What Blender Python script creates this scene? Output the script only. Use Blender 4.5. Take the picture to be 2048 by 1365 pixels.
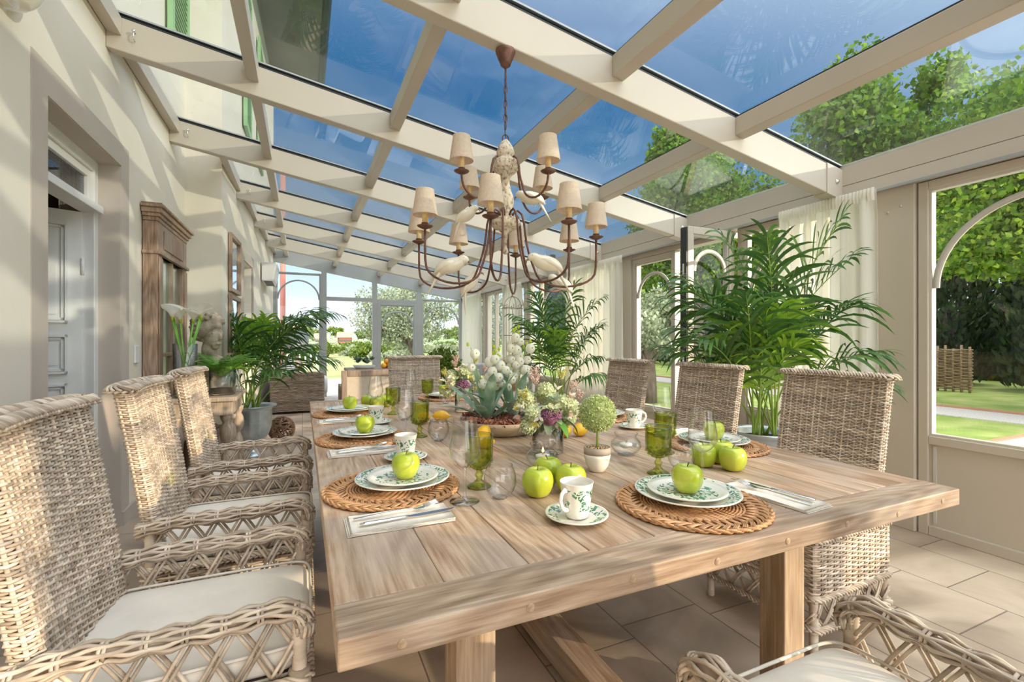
import bpy, bmesh, math, random
from mathutils import Vector, Matrix, noise as mnoise
for o in list(bpy.data.objects): bpy.data.objects.remove(o, do_unlink=True)
S = bpy.context.scene
C = S.collection
PI = math.pi
R = math.radians
sin, cos = math.sin, math.cos

# ---------------------------------------------------------------- camera
cam_d = bpy.data.cameras.new('camera'); cam = bpy.data.objects.new('camera', cam_d); C.objects.link(cam)
cam_d.sensor_width = 36; cam_d.lens = 36 * 940 / 2048; cam_d.clip_start = 0.03; cam_d.clip_end = 600
cam.location = (0, 0, 1.18); cam.rotation_euler = (R(90), 0, -math.atan(419 / 940)); cam_d.shift_y = -0.0012
S.camera = cam
# ---------------------------------------------------------------- light
S.view_settings.view_transform = 'Standard'; S.view_settings.look = 'None'
S.view_settings.gamma = 1; S.view_settings.use_curve_mapping = False
S.view_settings.exposure = 0.90
S.cycles.transparent_max_bounces = 40; S.cycles.max_bounces = 12; S.cycles.diffuse_bounces = 5
sun_dir = Vector((1, -1, 0.27)).normalized()
sd = bpy.data.lights.new('sun', 'SUN'); sd.energy = 2.8; sd.angle = R(0.8); sd.color = (1.0, 0.80, 0.56)
sun = bpy.data.objects.new('sun', sd); C.objects.link(sun)
sun.rotation_euler = sun_dir.to_track_quat('Z', 'Y').to_euler(); sun.location = (6, -6, 5)
W = bpy.data.worlds.new('sky'); S.world = W; W.use_nodes = True
nt = W.node_tree; nt.nodes.clear(); N = nt.nodes.new; L = nt.links.new
out = N('ShaderNodeOutputWorld'); bg = N('ShaderNodeBackground'); L(bg.outputs[0], out.inputs[0])
tc = N('ShaderNodeTexCoord'); sep = N('ShaderNodeSeparateXYZ'); L(tc.outputs['Generated'], sep.inputs[0])
cr = N('ShaderNodeValToRGB'); L(sep.outputs[2], cr.inputs[0])
e = cr.color_ramp.elements
e[0].position = 0.0; e[0].color = (0.74, 0.80, 0.87, 1)
e[1].position = 1.0; e[1].color = (0.05, 0.14, 0.32, 1)
for p, c in ((0.10, (0.50, 0.62, 0.78, 1)), (0.23, (0.16, 0.34, 0.54, 1)), (0.45, (0.045, 0.18, 0.365, 1))):
    q = e.new(p); q.color = c
# thin haze and soft clouds
mp = N('ShaderNodeMapping'); mp.inputs['Scale'].default_value = (1.2, 1.2, 4); L(tc.outputs['Generated'], mp.inputs[0])
nz = N('ShaderNodeTexNoise'); nz.inputs['Scale'].default_value = 2.2; nz.inputs['Detail'].default_value = 5; L(mp.outputs[0], nz.inputs[0])
mr = N('ShaderNodeMapRange'); mr.inputs[1].default_value = 0.48; mr.inputs[2].default_value = 0.8; mr.inputs[4].default_value = 0.28; L(nz.outputs[0], mr.inputs[0])
mx = N('ShaderNodeMixRGB'); mx.inputs[2].default_value = (0.85, 0.9, 0.97, 1); L(mr.outputs[0], mx.inputs[0]); L(cr.outputs[0], mx.inputs[1])
# broad warm glow added to the sky high behind the camera, brightening the room
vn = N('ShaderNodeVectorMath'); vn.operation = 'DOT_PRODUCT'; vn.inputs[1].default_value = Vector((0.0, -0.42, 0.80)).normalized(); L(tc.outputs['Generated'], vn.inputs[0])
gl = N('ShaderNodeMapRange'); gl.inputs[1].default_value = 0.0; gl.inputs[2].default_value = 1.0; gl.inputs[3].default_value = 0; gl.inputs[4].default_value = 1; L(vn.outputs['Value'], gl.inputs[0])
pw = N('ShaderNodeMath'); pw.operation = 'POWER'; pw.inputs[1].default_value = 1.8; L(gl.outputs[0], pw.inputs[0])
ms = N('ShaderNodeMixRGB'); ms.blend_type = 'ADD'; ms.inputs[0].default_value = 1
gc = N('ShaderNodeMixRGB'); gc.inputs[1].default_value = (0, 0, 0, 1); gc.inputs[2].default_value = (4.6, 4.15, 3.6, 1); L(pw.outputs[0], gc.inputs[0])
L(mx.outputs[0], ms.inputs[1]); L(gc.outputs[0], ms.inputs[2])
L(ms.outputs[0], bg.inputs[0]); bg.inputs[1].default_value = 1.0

# ---------------------------------------------------------------- mesh helper
class MB:
    def __init__(s): s.v = []; s.f = []; s.m = []; s.sm = True
    def add(s, vs, fs, mi=0):
        b = len(s.v); s.v.extend(vs); s.f.extend([tuple(b + i for i in f) for f in fs]); s.m.extend([mi] * len(fs)); return s
    def box(s, x0, x1, y0, y1, z0, z1, mi=0):
        return s.add([(x0,y0,z0),(x1,y0,z0),(x1,y1,z0),(x0,y1,z0),(x0,y0,z1),(x1,y0,z1),(x1,y1,z1),(x0,y1,z1)],
                     [(3,2,1,0),(4,5,6,7),(0,1,5,4),(1,2,6,5),(2,3,7,6),(3,0,4,7)], mi)
    def hexa(s, p, mi=0):   # 8 points: bottom loop then top loop
        return s.add(p, [(3,2,1,0),(4,5,6,7),(0,1,5,4),(1,2,6,5),(2,3,7,6),(3,0,4,7)], mi)
    def tube(s, pts, r, n=6, closed=False, cap=True, mi=0, flat=1.0):
        P = [Vector(p) for p in pts]; k = len(P)
        if k < 2: return s
        rs = r if isinstance(r, (list, tuple)) else [r] * k
        T = []
        for i in range(k):
            a = P[(i - 1) % k] if (closed or i > 0) else P[0]
            b = P[(i + 1) % k] if (closed or i < k - 1) else P[-1]
            t = b - a; T.append(t.normalized() if t.length > 1e-9 else Vector((0, 0, 1)))
        u = T[0].orthogonal().normalized()
        if abs(T[0].z) < 0.9: u = T[0].cross(Vector((0, 0, 1))).normalized()
        vs = []
        for i in range(k):
            u = u - T[i] * u.dot(T[i])
            u = u.normalized() if u.length > 1e-6 else T[i].orthogonal().normalized()
            w = T[i].cross(u)
            for j in range(n):
                a = 2 * PI * j / n
                vs.append(tuple(P[i] + (u * cos(a) + w * sin(a) * flat) * rs[i]))
        fs = []
        for i in range(k if closed else k - 1):
            i2 = (i + 1) % k
            for j in range(n):
                j2 = (j + 1) % n
                fs.append((i*n+j, i*n+j2, i2*n+j2, i2*n+j))
        if cap and not closed:
            fs.append(tuple(range(n - 1, -1, -1))); fs.append(tuple((k-1)*n + j for j in range(n)))
        return s.add(vs, fs, mi)
    def lathe(s, prof, n=24, c=(0,0,0), mi=0, mod=None):
        vs = []; k = len(prof)
        for i, (r, z) in enumerate(prof):
            for j in range(n):
                a = 2 * PI * j / n
                rr = r if mod is None else mod(r, z, a)
                vs.append((c[0] + rr*cos(a), c[1] + rr*sin(a), c[2] + z))
        fs = []
        for i in range(k - 1):
            for j in range(n):
                j2 = (j + 1) % n
                fs.append((i*n+j, i*n+j2, (i+1)*n+j2, (i+1)*n+j))
        if prof[0][0] > 1e-4: fs.append(tuple(range(n - 1, -1, -1)))
        if prof[-1][0] > 1e-4 and abs(prof[-1][0]-prof[0][0]) + abs(prof[-1][1]-prof[0][1]) > 1e-4: fs.append(tuple((k-1)*n + j for j in range(n)))
        return s.add(vs, fs, mi)
    def shell(s, prof, n=24, c=(0,0,0), mi=0, mod=None):  # open lathe: no caps
        vs = []; k = len(prof)
        for i, (r, z) in enumerate(prof):
            for j in range(n):
                a = 2 * PI * j / n
                rr = r if mod is None else mod(r, z, a)
                vs.append((c[0] + rr*cos(a), c[1] + rr*sin(a), c[2] + z))
        fs = [(i*n+j, i*n+(j+1) % n, (i+1)*n+(j+1) % n, (i+1)*n+j) for i in range(k-1) for j in range(n)]
        return s.add(vs, fs, mi)
    def ball(s, c, r, nu=12, nv=8, mi=0, sc=(1,1,1)):
        vs = []; fs = []
        for i in range(nv + 1):
            t = PI * i / nv
            for j in range(nu):
                a = 2*PI*j/nu
                vs.append((c[0]+r*sc[0]*sin(t)*cos(a), c[1]+r*sc[1]*sin(t)*sin(a), c[2]-r*sc[2]*cos(t)))
        for i in range(nv):
            for j in range(nu):
                fs.append((i*nu+j, i*nu+(j+1) % nu, (i+1)*nu+(j+1) % nu, (i+1)*nu+j))
        return s.add(vs, fs, mi)
    def blade(s, p0, d, up, length, width, seg=5, droop=0.3, mi=0, fold=0.0, tip=0.0, wp=0.8):
        """flat leaf blade from p0 along d, bending down"""
        p = Vector(p0); d = Vector(d).normalized(); up = Vector(up)
        vs = []; st = length / seg
        for i in range(seg + 1):
            t = i / seg
            side = d.cross(up)
            side = side.normalized() if side.length > 1e-5 else d.orthogonal().normalized()
            w = width * max(tip, (sin(PI * min(1, t * 0.93 + 0.07)) ** wp)) if i < seg else width * 0.03
            nrm = side.cross(d).normalized()
            if fold:
                vs += [tuple(p - side*w*0.5 + nrm*fold*w), tuple(p), tuple(p + side*w*0.5 + nrm*fold*w)]
            else:
                vs += [tuple(p - side*w*0.5), tuple(p + side*w*0.5)]
            p = p + d * st
            d = (d + Vector((0, 0, -droop / seg))).normalized()
        fs = []
        if fold:
            for i in range(seg): a = 3*i; fs += [(a, a+1, a+4, a+3), (a+1, a+2, a+5, a+4)]
        else:
            for i in range(seg): a = 2*i; fs.append((a, a+1, a+3, a+2))
        return s.add(vs, fs, mi)
    def build(s, name, mat=None, parent=None, smooth=True, bevel=0, bseg=2, loc=None, rot=None, auto=None, subd=0):
        me = bpy.data.meshes.new(name); me.from_pydata([tuple(q) for q in s.v], [], s.f)
        mats = mat if isinstance(mat, (list, tuple)) else [mat]
        for m in mats:
            if m: me.materials.append(m)
        if len(mats) > 1: me.polygons.foreach_set('material_index', s.m)
        me.polygons.foreach_set('use_smooth', [bool(smooth)] * len(s.f)); me.update()
        o = bpy.data.objects.new(name, me); C.objects.link(o)
        if parent: o.parent = parent
        if loc: o.location = loc
        if rot: o.rotation_euler = rot
        if bevel:
            b = o.modifiers.new('b', 'BEVEL'); b.width = bevel; b.segments = bseg; b.limit_method = 'ANGLE'; b.angle_limit = R(40)
        if subd:
            b = o.modifiers.new('s', 'SUBSURF'); b.levels = subd; b.render_levels = subd
        return o

def empty(name, loc=(0,0,0), rz=0, label=None, cat=None, group=None, kind=None):
    o = bpy.data.objects.new(name, None); C.objects.link(o); o.location = loc; o.rotation_euler = (0,0,rz); o.empty_display_size = 0.05
    return tag(o, label, cat, group, kind)
def tag(o, label=None, cat=None, group=None, kind=None):
    if label: o['label'] = label
    if cat: o['category'] = cat
    if group: o['group'] = group
    if kind: o['kind'] = kind
    return o
def copy_tree(o, parent=None):
    c = o.copy(); C.objects.link(c); c.parent = parent
    for ch in list(o.children): copy_tree(ch, c)
    return c
def place(o, loc, rz=0, label=None, group=None):
    o.location = loc; o.rotation_euler = (0, 0, rz)
    if label: o['label'] = label
    if group: o['group'] = group
    return o
class Proto:
    """first use moves the original, later uses copy it with its parts"""
    def __init__(s, o): s.o = o; s.used = False
    def put(s, loc, rz=0, label=None, group=None, sc=None):
        o = copy_tree(s.o) if s.used else s.o
        s.used = True; place(o, loc, rz, label, group)
        if sc: o.scale = (sc, sc, sc)
        return o

# ---------------------------------------------------------------- materials
def newmat(name):
    m = bpy.data.materials.new(name); m.use_nodes = True
    nt = m.node_tree; nt.nodes.clear()
    return m, nt, nt.nodes.new, nt.links.new
def c4(c): return (c[0], c[1], c[2], 1)
def ramp(n, stops):
    e = n.color_ramp.elements
    e[0].position = stops[0][0]; e[0].color = c4(stops[0][1]); e[1].position = stops[-1][0]; e[1].color = c4(stops[-1][1])
    for p, c in stops[1:-1]: q = e.new(p); q.color = c4(c)
def mat(name, stops, scale=5, stretch=(1,1,1), rough=0.5, bump=0, metal=0, detail=4, spec=0.5, sheen=0, translucent=0, coat=0, island=0, emit=0, alpha=None, dist=0, bscale=None):
    """principled material; stops = colour, or list of (pos, colour) on a noise"""
    m, nt, N, L = newmat(name)
    out = N('ShaderNodeOutputMaterial'); p = N('ShaderNodeBsdfPrincipled')
    p.inputs['Roughness'].default_value = rough; p.inputs['Metallic'].default_value = metal
    p.inputs['Specular IOR Level'].default_value = spec
    if coat: p.inputs['Coat Weight'].default_value = coat; p.inputs['Coat Roughness'].default_value = 0.08
    if isinstance(stops[0], (int, float)): stops = [(0.3, tuple(x*0.93 for x in stops)), (0.7, tuple(min(1, x*1.06) for x in stops))]
    tc = N('ShaderNodeTexCoord'); mp = N('ShaderNodeMapping'); mp.inputs['Scale'].default_value = stretch
    src = tc.outputs['Object']
    if island:
        g = N('ShaderNodeNewGeometry'); va = N('ShaderNodeVectorMath'); va.operation = 'SCALE'; va.inputs[0].default_value = (37, 23, 51)
        L(g.outputs['Random Per Island'], va.inputs['Scale']); vb = N('ShaderNodeVectorMath'); L(src, vb.inputs[0]); L(va.outputs[0], vb.inputs[1]); src = vb.outputs[0]
    L(src, mp.inputs[0])
    nz = N('ShaderNodeTexNoise'); nz.inputs['Scale'].default_value = scale; nz.inputs['Detail'].default_value = detail; nz.inputs['Distortion'].default_value = dist; L(mp.outputs[0], nz.inputs[0])
    cr = N('ShaderNodeValToRGB'); ramp(cr, stops); L(nz.outputs[0], cr.inputs[0])
    col = cr.outputs[0]
    if island and island != 1:
        g = N('ShaderNodeNewGeometry'); mrr = N('ShaderNodeMapRange'); mrr.inputs[3].default_value = 1 - island; mrr.inputs[4].default_value = 1 + island; L(g.outputs['Random Per Island'], mrr.inputs[0])
        mm = N('ShaderNodeVectorMath'); mm.operation = 'SCALE'; L(col, mm.inputs[0]); L(mrr.outputs[0], mm.inputs['Scale']); col = mm.outputs[0]
    L(col, p.inputs['Base Color'])
    if bump:
        b = N('ShaderNodeBump'); b.inputs['Strength'].default_value = bump; b.inputs['Distance'].default_value = 0.01
        if bscale:
            n2 = N('ShaderNodeTexNoise'); n2.inputs['Scale'].default_value = bscale; n2.inputs['Detail'].default_value = 3; L(mp.outputs[0], n2.inputs[0]); L(n2.outputs[0], b.inputs['Height'])
        else: L(nz.outputs[0], b.inputs['Height'])
        L(b.outputs[0], p.inputs['Normal'])
    sh = p.outputs[0]
    if translucent:
        t = N('ShaderNodeBsdfTranslucent'); L(col, t.inputs[0]); ms = N('ShaderNodeMixShader'); ms.inputs[0].default_value = translucent
        L(sh, ms.inputs[1]); L(t.outputs[0], ms.inputs[2]); sh = ms.outputs[0]
    if alpha is not None:
        t = N('ShaderNodeBsdfTransparent'); ms = N('ShaderNodeMixShader'); ms.inputs[0].default_value = 1 - alpha
        L(sh, ms.inputs[1]); L(t.outputs[0], ms.inputs[2]); sh = ms.outputs[0]
    L(sh, out.inputs[0]); return m
def glass(name, tint=(1,1,1), edge=(0.8,0.85,0.85), ior=1.45, rough=0.0, refl=1.0, epow=1.0):
    m, nt, N, L = newmat(name)
    out = N('ShaderNodeOutputMaterial'); t = N('ShaderNodeBsdfTransparent'); g = N('ShaderNodeBsdfGlossy'); g.inputs['Roughness'].default_value = rough
    lw = N('ShaderNodeLayerWeight'); lw.inputs['Blend'].default_value = 0.5; ep = N('ShaderNodeMath'); ep.operation = 'POWER'; ep.inputs[1].default_value = epow; L(lw.outputs['Facing'], ep.inputs[0])
    cm = N('ShaderNodeMixRGB'); cm.inputs[1].default_value = c4(tint); cm.inputs[2].default_value = c4(edge); L(ep.outputs[0], cm.inputs[0]); L(cm.outputs[0], t.inputs[0])
    # Schlick reflectance, the same from both sides of the thin pane
    f0 = ((ior - 1) / (ior + 1)) ** 2; lf = N('ShaderNodeLayerWeight'); lf.inputs['Blend'].default_value = 0.5
    pw5 = N('ShaderNodeMath'); pw5.operation = 'POWER'; pw5.inputs[1].default_value = 5; L(lf.outputs['Facing'], pw5.inputs[0])
    mm = N('ShaderNodeMath'); mm.operation = 'MULTIPLY_ADD'; mm.inputs[1].default_value = refl * (1 - f0); mm.inputs[2].default_value = refl * f0; L(pw5.outputs[0], mm.inputs[0])
    ms = N('ShaderNodeMixShader'); L(mm.outputs[0], ms.inputs[0]); L(t.outputs[0], ms.inputs[1]); L(g.outputs[0], ms.inputs[2]); L(ms.outputs[0], out.inputs[0])
    return m
M = {}
M['plaster'] = mat('cream plaster', [(0.3, (0.70,0.65,0.56)), (0.7, (0.755,0.70,0.61))], 2.5, rough=0.85, bump=0.06, bscale=60)
M['taupe'] = mat('taupe plaster band', [(0.3, (0.46,0.40,0.35)), (0.7, (0.52,0.455,0.40))], 3, rough=0.85, bump=0.05, bscale=60)
M['stucco'] = mat('outer stucco', [(0.3, (0.62,0.56,0.45)), (0.7, (0.70,0.63,0.52))], 1.2, rough=0.9)
M['alu'] = mat('cream painted aluminium', [(0.3, (0.50,0.445,0.37)), (0.7, (0.53,0.475,0.395))], 2, rough=0.38, spec=0.5)
M['alu_pale'] = mat('pale painted aluminium', (0.55,0.52,0.47), 2, rough=0.35)
M['alu_grey'] = mat('grey painted aluminium', (0.33,0.34,0.34), 2, rough=0.4)
M['seal'] = mat('black rubber seal', (0.025,0.028,0.03), 5, rough=0.5)
M['white'] = mat('white lacquer', (0.72,0.72,0.71), 3, rough=0.4)
M['steel'] = mat('polished steel', (0.75,0.76,0.78), 5, rough=0.16, metal=1)
M['brass'] = mat('brass', (0.65,0.45,0.18), 5, rough=0.3, metal=1)
M['rust'] = mat('rust brown iron', [(0.35, (0.10,0.045,0.03)), (0.7, (0.21,0.10,0.065))], 30, rough=0.55, bump=0.1, metal=0.3)
M['roofglass'] = glass('tinted roof glass', (0.74,0.79,0.83), (0.66,0.73,0.78), ior=1.5, refl=1.3)
M['clear'] = glass('clear window glass', (0.985,0.99,0.985), (0.95,0.97,0.96), ior=1.45, refl=0.7)
M['crystal'] = glass('clear crystal glass', (0.995,0.995,0.995), (0.40,0.43,0.45), ior=1.5, refl=2.3, epow=3.0)
M['green_glass'] = glass('olive green pressed glass', (0.82,0.86,0.42), (0.42,0.48,0.10), ior=1.5, refl=1.5, epow=1.5)
M['water'] = glass('water', (0.97,0.99,1), (0.8,0.88,0.92), ior=1.33)
M['curtain'] = mat('white curtain voile', [(0.0,(0.93,0.91,0.85)),(1.0,(0.93,0.91,0.85))], 60, rough=0.9, translucent=0.62, spec=0.1)
M['rattan'] = mat('woven grey rattan', [(0.22, (0.19,0.135,0.10)), (0.40, (0.45,0.355,0.27)), (0.56, (0.61,0.51,0.41)), (0.8, (0.78,0.70,0.60))], 9, (1,1,2.2), rough=0.55, detail=5, island=0.28, spec=0.35)
M['rattan_dark'] = mat('dark woven rattan', [(0.25, (0.13,0.09,0.065)), (0.5, (0.34,0.26,0.20)), (0.8, (0.56,0.47,0.38))], 9, (1,1,2), rough=0.6, island=0.25)
M['mat'] = mat('honey coloured wicker', [(0.3, (0.36,0.17,0.07)), (0.7, (0.66,0.38,0.19))], 25, rough=0.5, island=0.2)
M['cushion'] = mat('off white cotton', (0.80,0.745,0.67), 8, rough=0.9, spec=0.15, bump=0.1, bscale=25)
M['linen'] = mat('cream linen napkin', (0.82,0.75,0.66), 60, rough=0.9, bump=0.15, bscale=300)
M['ceramic'] = mat('cream glazed ceramic', (0.83,0.80,0.73), 4, rough=0.12, coat=0.5)
M['zinc'] = mat('galvanised zinc', [(0.3, (0.36,0.43,0.48)), (0.55, (0.50,0.57,0.62)), (0.75, (0.64,0.69,0.72))], 7, rough=0.33, metal=0.8, bump=0.05, dist=1)
M['soil'] = mat('dark soil', [(0.3, (0.03,0.022,0.016)), (0.7, (0.09,0.06,0.04))], 40, rough=0.95, bump=0.6)
M['palm'] = mat('palm green', [(0.3, (0.035,0.11,0.025)), (0.6, (0.08,0.19,0.04)), (0.85, (0.18,0.33,0.08))], 3.0, rough=0.38, translucent=0.25, island=0.3)
M['palm_young'] = mat('young palm green', [(0.3, (0.14,0.32,0.02)), (0.7, (0.33,0.52,0.05))], 4, rough=0.4, translucent=0.35, island=0.2)
M['palm_stem'] = mat('palm stalk green', [(0.3, (0.15,0.28,0.03)), (0.7, (0.34,0.47,0.08))], 6, rough=0.45)
M['fern'] = mat('fern green', [(0.3, (0.09,0.26,0.03)), (0.7, (0.24,0.47,0.08))], 8, rough=0.5, translucent=0.35, island=0.2)
M['linden'] = mat('lime tree leaf', [(0.3, (0.05,0.14,0.01)), (0.5, (0.15,0.29,0.02)), (0.70, (0.44,0.56,0.06))], 1.6, rough=0.5, translucent=0.5, island=0.45)
M['olive'] = mat('olive leaf', [(0.3, (0.20,0.26,0.15)), (0.7, (0.42,0.47,0.33))], 1.5, rough=0.6, translucent=0.3, island=0.4)
M['cypress'] = mat('dark cypress foliage', [(0.3, (0.014,0.035,0.016)), (0.7, (0.045,0.08,0.03))], 1.5, rough=0.7, island=0.5, translucent=0.15)
M['shrub'] = mat('shrub leaf', [(0.3, (0.05,0.10,0.012)), (0.7, (0.18,0.26,0.03))], 5, rough=0.5, translucent=0.3, island=0.3)
M['bark'] = mat('bark', [(0.3, (0.07,0.055,0.045)), (0.7, (0.19,0.15,0.12))], 14, (1,1,0.3), rough=0.9, bump=0.5)
M['lawn'] = mat('lawn grass', [(0.25, (0.11,0.20,0.03)), (0.5, (0.21,0.29,0.07)), (0.75, (0.34,0.37,0.16))], 1.6, rough=0.9, detail=8, bump=0.4, bscale=60)
M['gravel'] = mat('grey gravel', [(0.35, (0.30,0.31,0.32)), (0.65, (0.52,0.52,0.51))], 60, rough=0.95, bump=0.5)
M['brick'] = mat('terracotta edging', (0.36,0.20,0.13), 10, rough=0.9)
M['patio'] = mat('pale patio stone', [(0.3, (0.40,0.40,0.39)), (0.7, (0.48,0.48,0.46))], 3, rough=0.85)
M['shutter'] = mat('green painted shutter', (0.26,0.47,0.22), 5, rough=0.6)
M['soffit'] = mat('grey weathered soffit', [(0.3, (0.15,0.15,0.13)), (0.7, (0.25,0.24,0.20))], 1.5, rough=0.9)
M['dark_metal'] = mat('dark gutter metal', (0.06,0.065,0.07), 5, rough=0.5)
M['stone'] = mat('weathered stone', [(0.3, (0.15,0.12,0.08)), (0.5, (0.36,0.30,0.22)), (0.75, (0.56,0.49,0.38))], 14, rough=0.95, bump=0.8, detail=8)
M['apple'] = mat('green apple skin', [(0.3, (0.31,0.42,0.02)), (0.55, (0.42,0.49,0.035)), (0.8, (0.56,0.57,0.08))], 14, (1,1,0.6), rough=0.22, coat=0.4, detail=2)
M['apple_core'] = mat('apple stem brown', (0.10,0.08,0.02), 20, rough=0.7)
M['lemon'] = mat('lemon skin', [(0.3, (0.83,0.42,0.01)), (0.7, (0.92,0.56,0.02))], 12, rough=0.35, bump=0.25, bscale=240, coat=0.15)
M['shade'] = mat('oatmeal linen lampshade', (0.78,0.66,0.53), 90, rough=0.9, translucent=0.3, bump=0.1)
M['candle'] = mat('honey wax candle sleeve', [(0.3, (0.62,0.36,0.12)), (0.6, (0.83,0.67,0.38))], 50, (1,1,0.4), rough=0.5)
M['plasterwood'] = mat('distressed cream wood', [(0.32, (0.20,0.14,0.09)), (0.42, (0.48,0.38,0.27)), (0.50, (0.64,0.55,0.42)), (0.7, (0.72,0.65,0.52))], 85, (1,1,0.6), rough=0.85, bump=0.7, detail=9)
M['bird'] = mat('ivory glazed bird', [(0.3, (0.76,0.68,0.53)), (0.7, (0.85,0.79,0.66))], 12, rough=0.3, coat=0.3)
M['petal'] = mat('white petal', [(0.3, (0.86,0.84,0.72)), (0.7, (0.93,0.92,0.86))], 12, rough=0.6, translucent=0.3)
M['bud'] = mat('lime bud', (0.55,0.68,0.03), 12, rough=0.5, translucent=0.3)
M['greyleaf'] = mat('blue green strap leaf', [(0.3, (0.13,0.24,0.16)), (0.5, (0.25,0.38,0.27)), (0.7, (0.52,0.62,0.50))], 8, (3,3,0.6), rough=0.5, translucent=0.15)
M['chips'] = mat('red brown bark chips', [(0.3, (0.10,0.03,0.015)), (0.6, (0.27,0.10,0.06)), (0.8, (0.5,0.27,0.18))], 30, rough=0.8, island=0.4)
M['taupe_bowl'] = mat('taupe ceramic bowl', (0.45,0.37,0.31), 6, rough=0.5)
M['hydra'] = mat('pale green hydrangea', [(0.3, (0.50,0.60,0.30)), (0.55, (0.70,0.74,0.50)), (0.8, (0.88,0.86,0.76))], 18, rough=0.7, translucent=0.3, island=0.2)
M['sedum'] = mat('purple sedum', [(0.3, (0.09,0.02,0.06)), (0.7, (0.30,0.13,0.22))], 40, rough=0.7, island=0.4)
M['pink'] = mat('dusty pink blossom', [(0.3, (0.55,0.40,0.33)), (0.7, (0.76,0.60,0.52))], 20, rough=0.7, translucent=0.3, island=0.3)
M['yellow'] = mat('pale yellow blossom', [(0.3, (0.55,0.52,0.12)), (0.7, (0.76,0.72,0.28))], 20, rough=0.7, translucent=0.3)
M['leafgreen'] = mat('bright leaf', [(0.3, (0.06,0.22,0.02)), (0.7, (0.14,0.36,0.04))], 10, rough=0.4, translucent=0.3)
M['sage'] = mat('sage green leaf', [(0.3, (0.17,0.25,0.14)), (0.7, (0.38,0.46,0.32))], 14, rough=0.6, translucent=0.25)
M['box'] = mat('pale green clipped foliage', [(0.3, (0.32,0.42,0.12)), (0.5, (0.55,0.63,0.30)), (0.75, (0.85,0.86,0.66))], 30, rough=0.6, translucent=0.3, island=0.3)
M['callagreen'] = mat('calla stem', [(0.3, (0.12,0.34,0.03)), (0.7, (0.25,0.50,0.08))], 10, rough=0.35)
M['wax'] = mat('white candle wax', (0.86,0.83,0.77), 10, rough=0.4, translucent=0.3)
M['greywood'] = mat('grey brown wood', [(0.3, (0.20,0.145,0.11)), (0.7, (0.33,0.25,0.19))], 6, (10,10,1), rough=0.6)
M['beige_cloth'] = mat('beige upholstery', (0.50,0.43,0.34), 30, rough=0.9)
M['white_cloth'] = mat('white upholstery', (0.74,0.74,0.73), 6, rough=0.9)
M['grey_cloth'] = mat('grey upholstery', (0.32,0.33,0.35), 20, rough=0.9)
M['lamp_grey'] = mat('grey fabric lampshade', (0.36,0.39,0.41), 40, rough=0.9, translucent=0.15)
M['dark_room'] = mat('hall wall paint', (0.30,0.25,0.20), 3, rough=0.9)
M['mirror'] = mat('silvered mirror', (0.72,0.76,0.74), 3, rough=0.04, metal=1)
M['picglass'] = glass('picture glass', (0.9,0.93,0.95), (0.7,0.75,0.78), ior=1.7)
M['paper'] = mat('pale print', [(0.4, (0.45,0.50,0.52)), (0.6, (0.72,0.75,0.77))], 6, rough=0.8)
M['redhouse'] = mat('terracotta house wall', (0.36,0.12,0.075), 1, rough=0.9)
M['palehouse'] = mat('pale house wall', (0.50,0.42,0.32), 1, rough=0.9)
M['roof_tile'] = mat('clay roof tile', (0.40,0.22,0.15), 3, rough=0.9)
M['hill'] = mat('wooded hill', [(0.3, (0.10,0.19,0.09)), (0.5, (0.20,0.29,0.15)), (0.75, (0.34,0.40,0.22))], 0.22, rough=1, detail=9)
M['meadow'] = mat('meadow', [(0.3, (0.17,0.22,0.08)), (0.7, (0.33,0.34,0.16))], 0.5, rough=1, detail=8)
M['wattle'] = mat('wattle fence', [(0.3, (0.13,0.085,0.05)), (0.7, (0.33,0.24,0.15))], 4, (1,1,14), rough=0.9, bump=0.6)
M['redpole'] = mat('red brown paint', (0.42,0.16,0.13), 4, rough=0.6)
M['wire'] = mat('greenish wire', (0.20,0.20,0.15), 5, rough=0.5, metal=0.5)
M['driftwood'] = mat('brown root wood', [(0.3, (0.10,0.05,0.03)), (0.7, (0.33,0.19,0.12))], 14, rough=0.8, bump=0.5)

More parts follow.
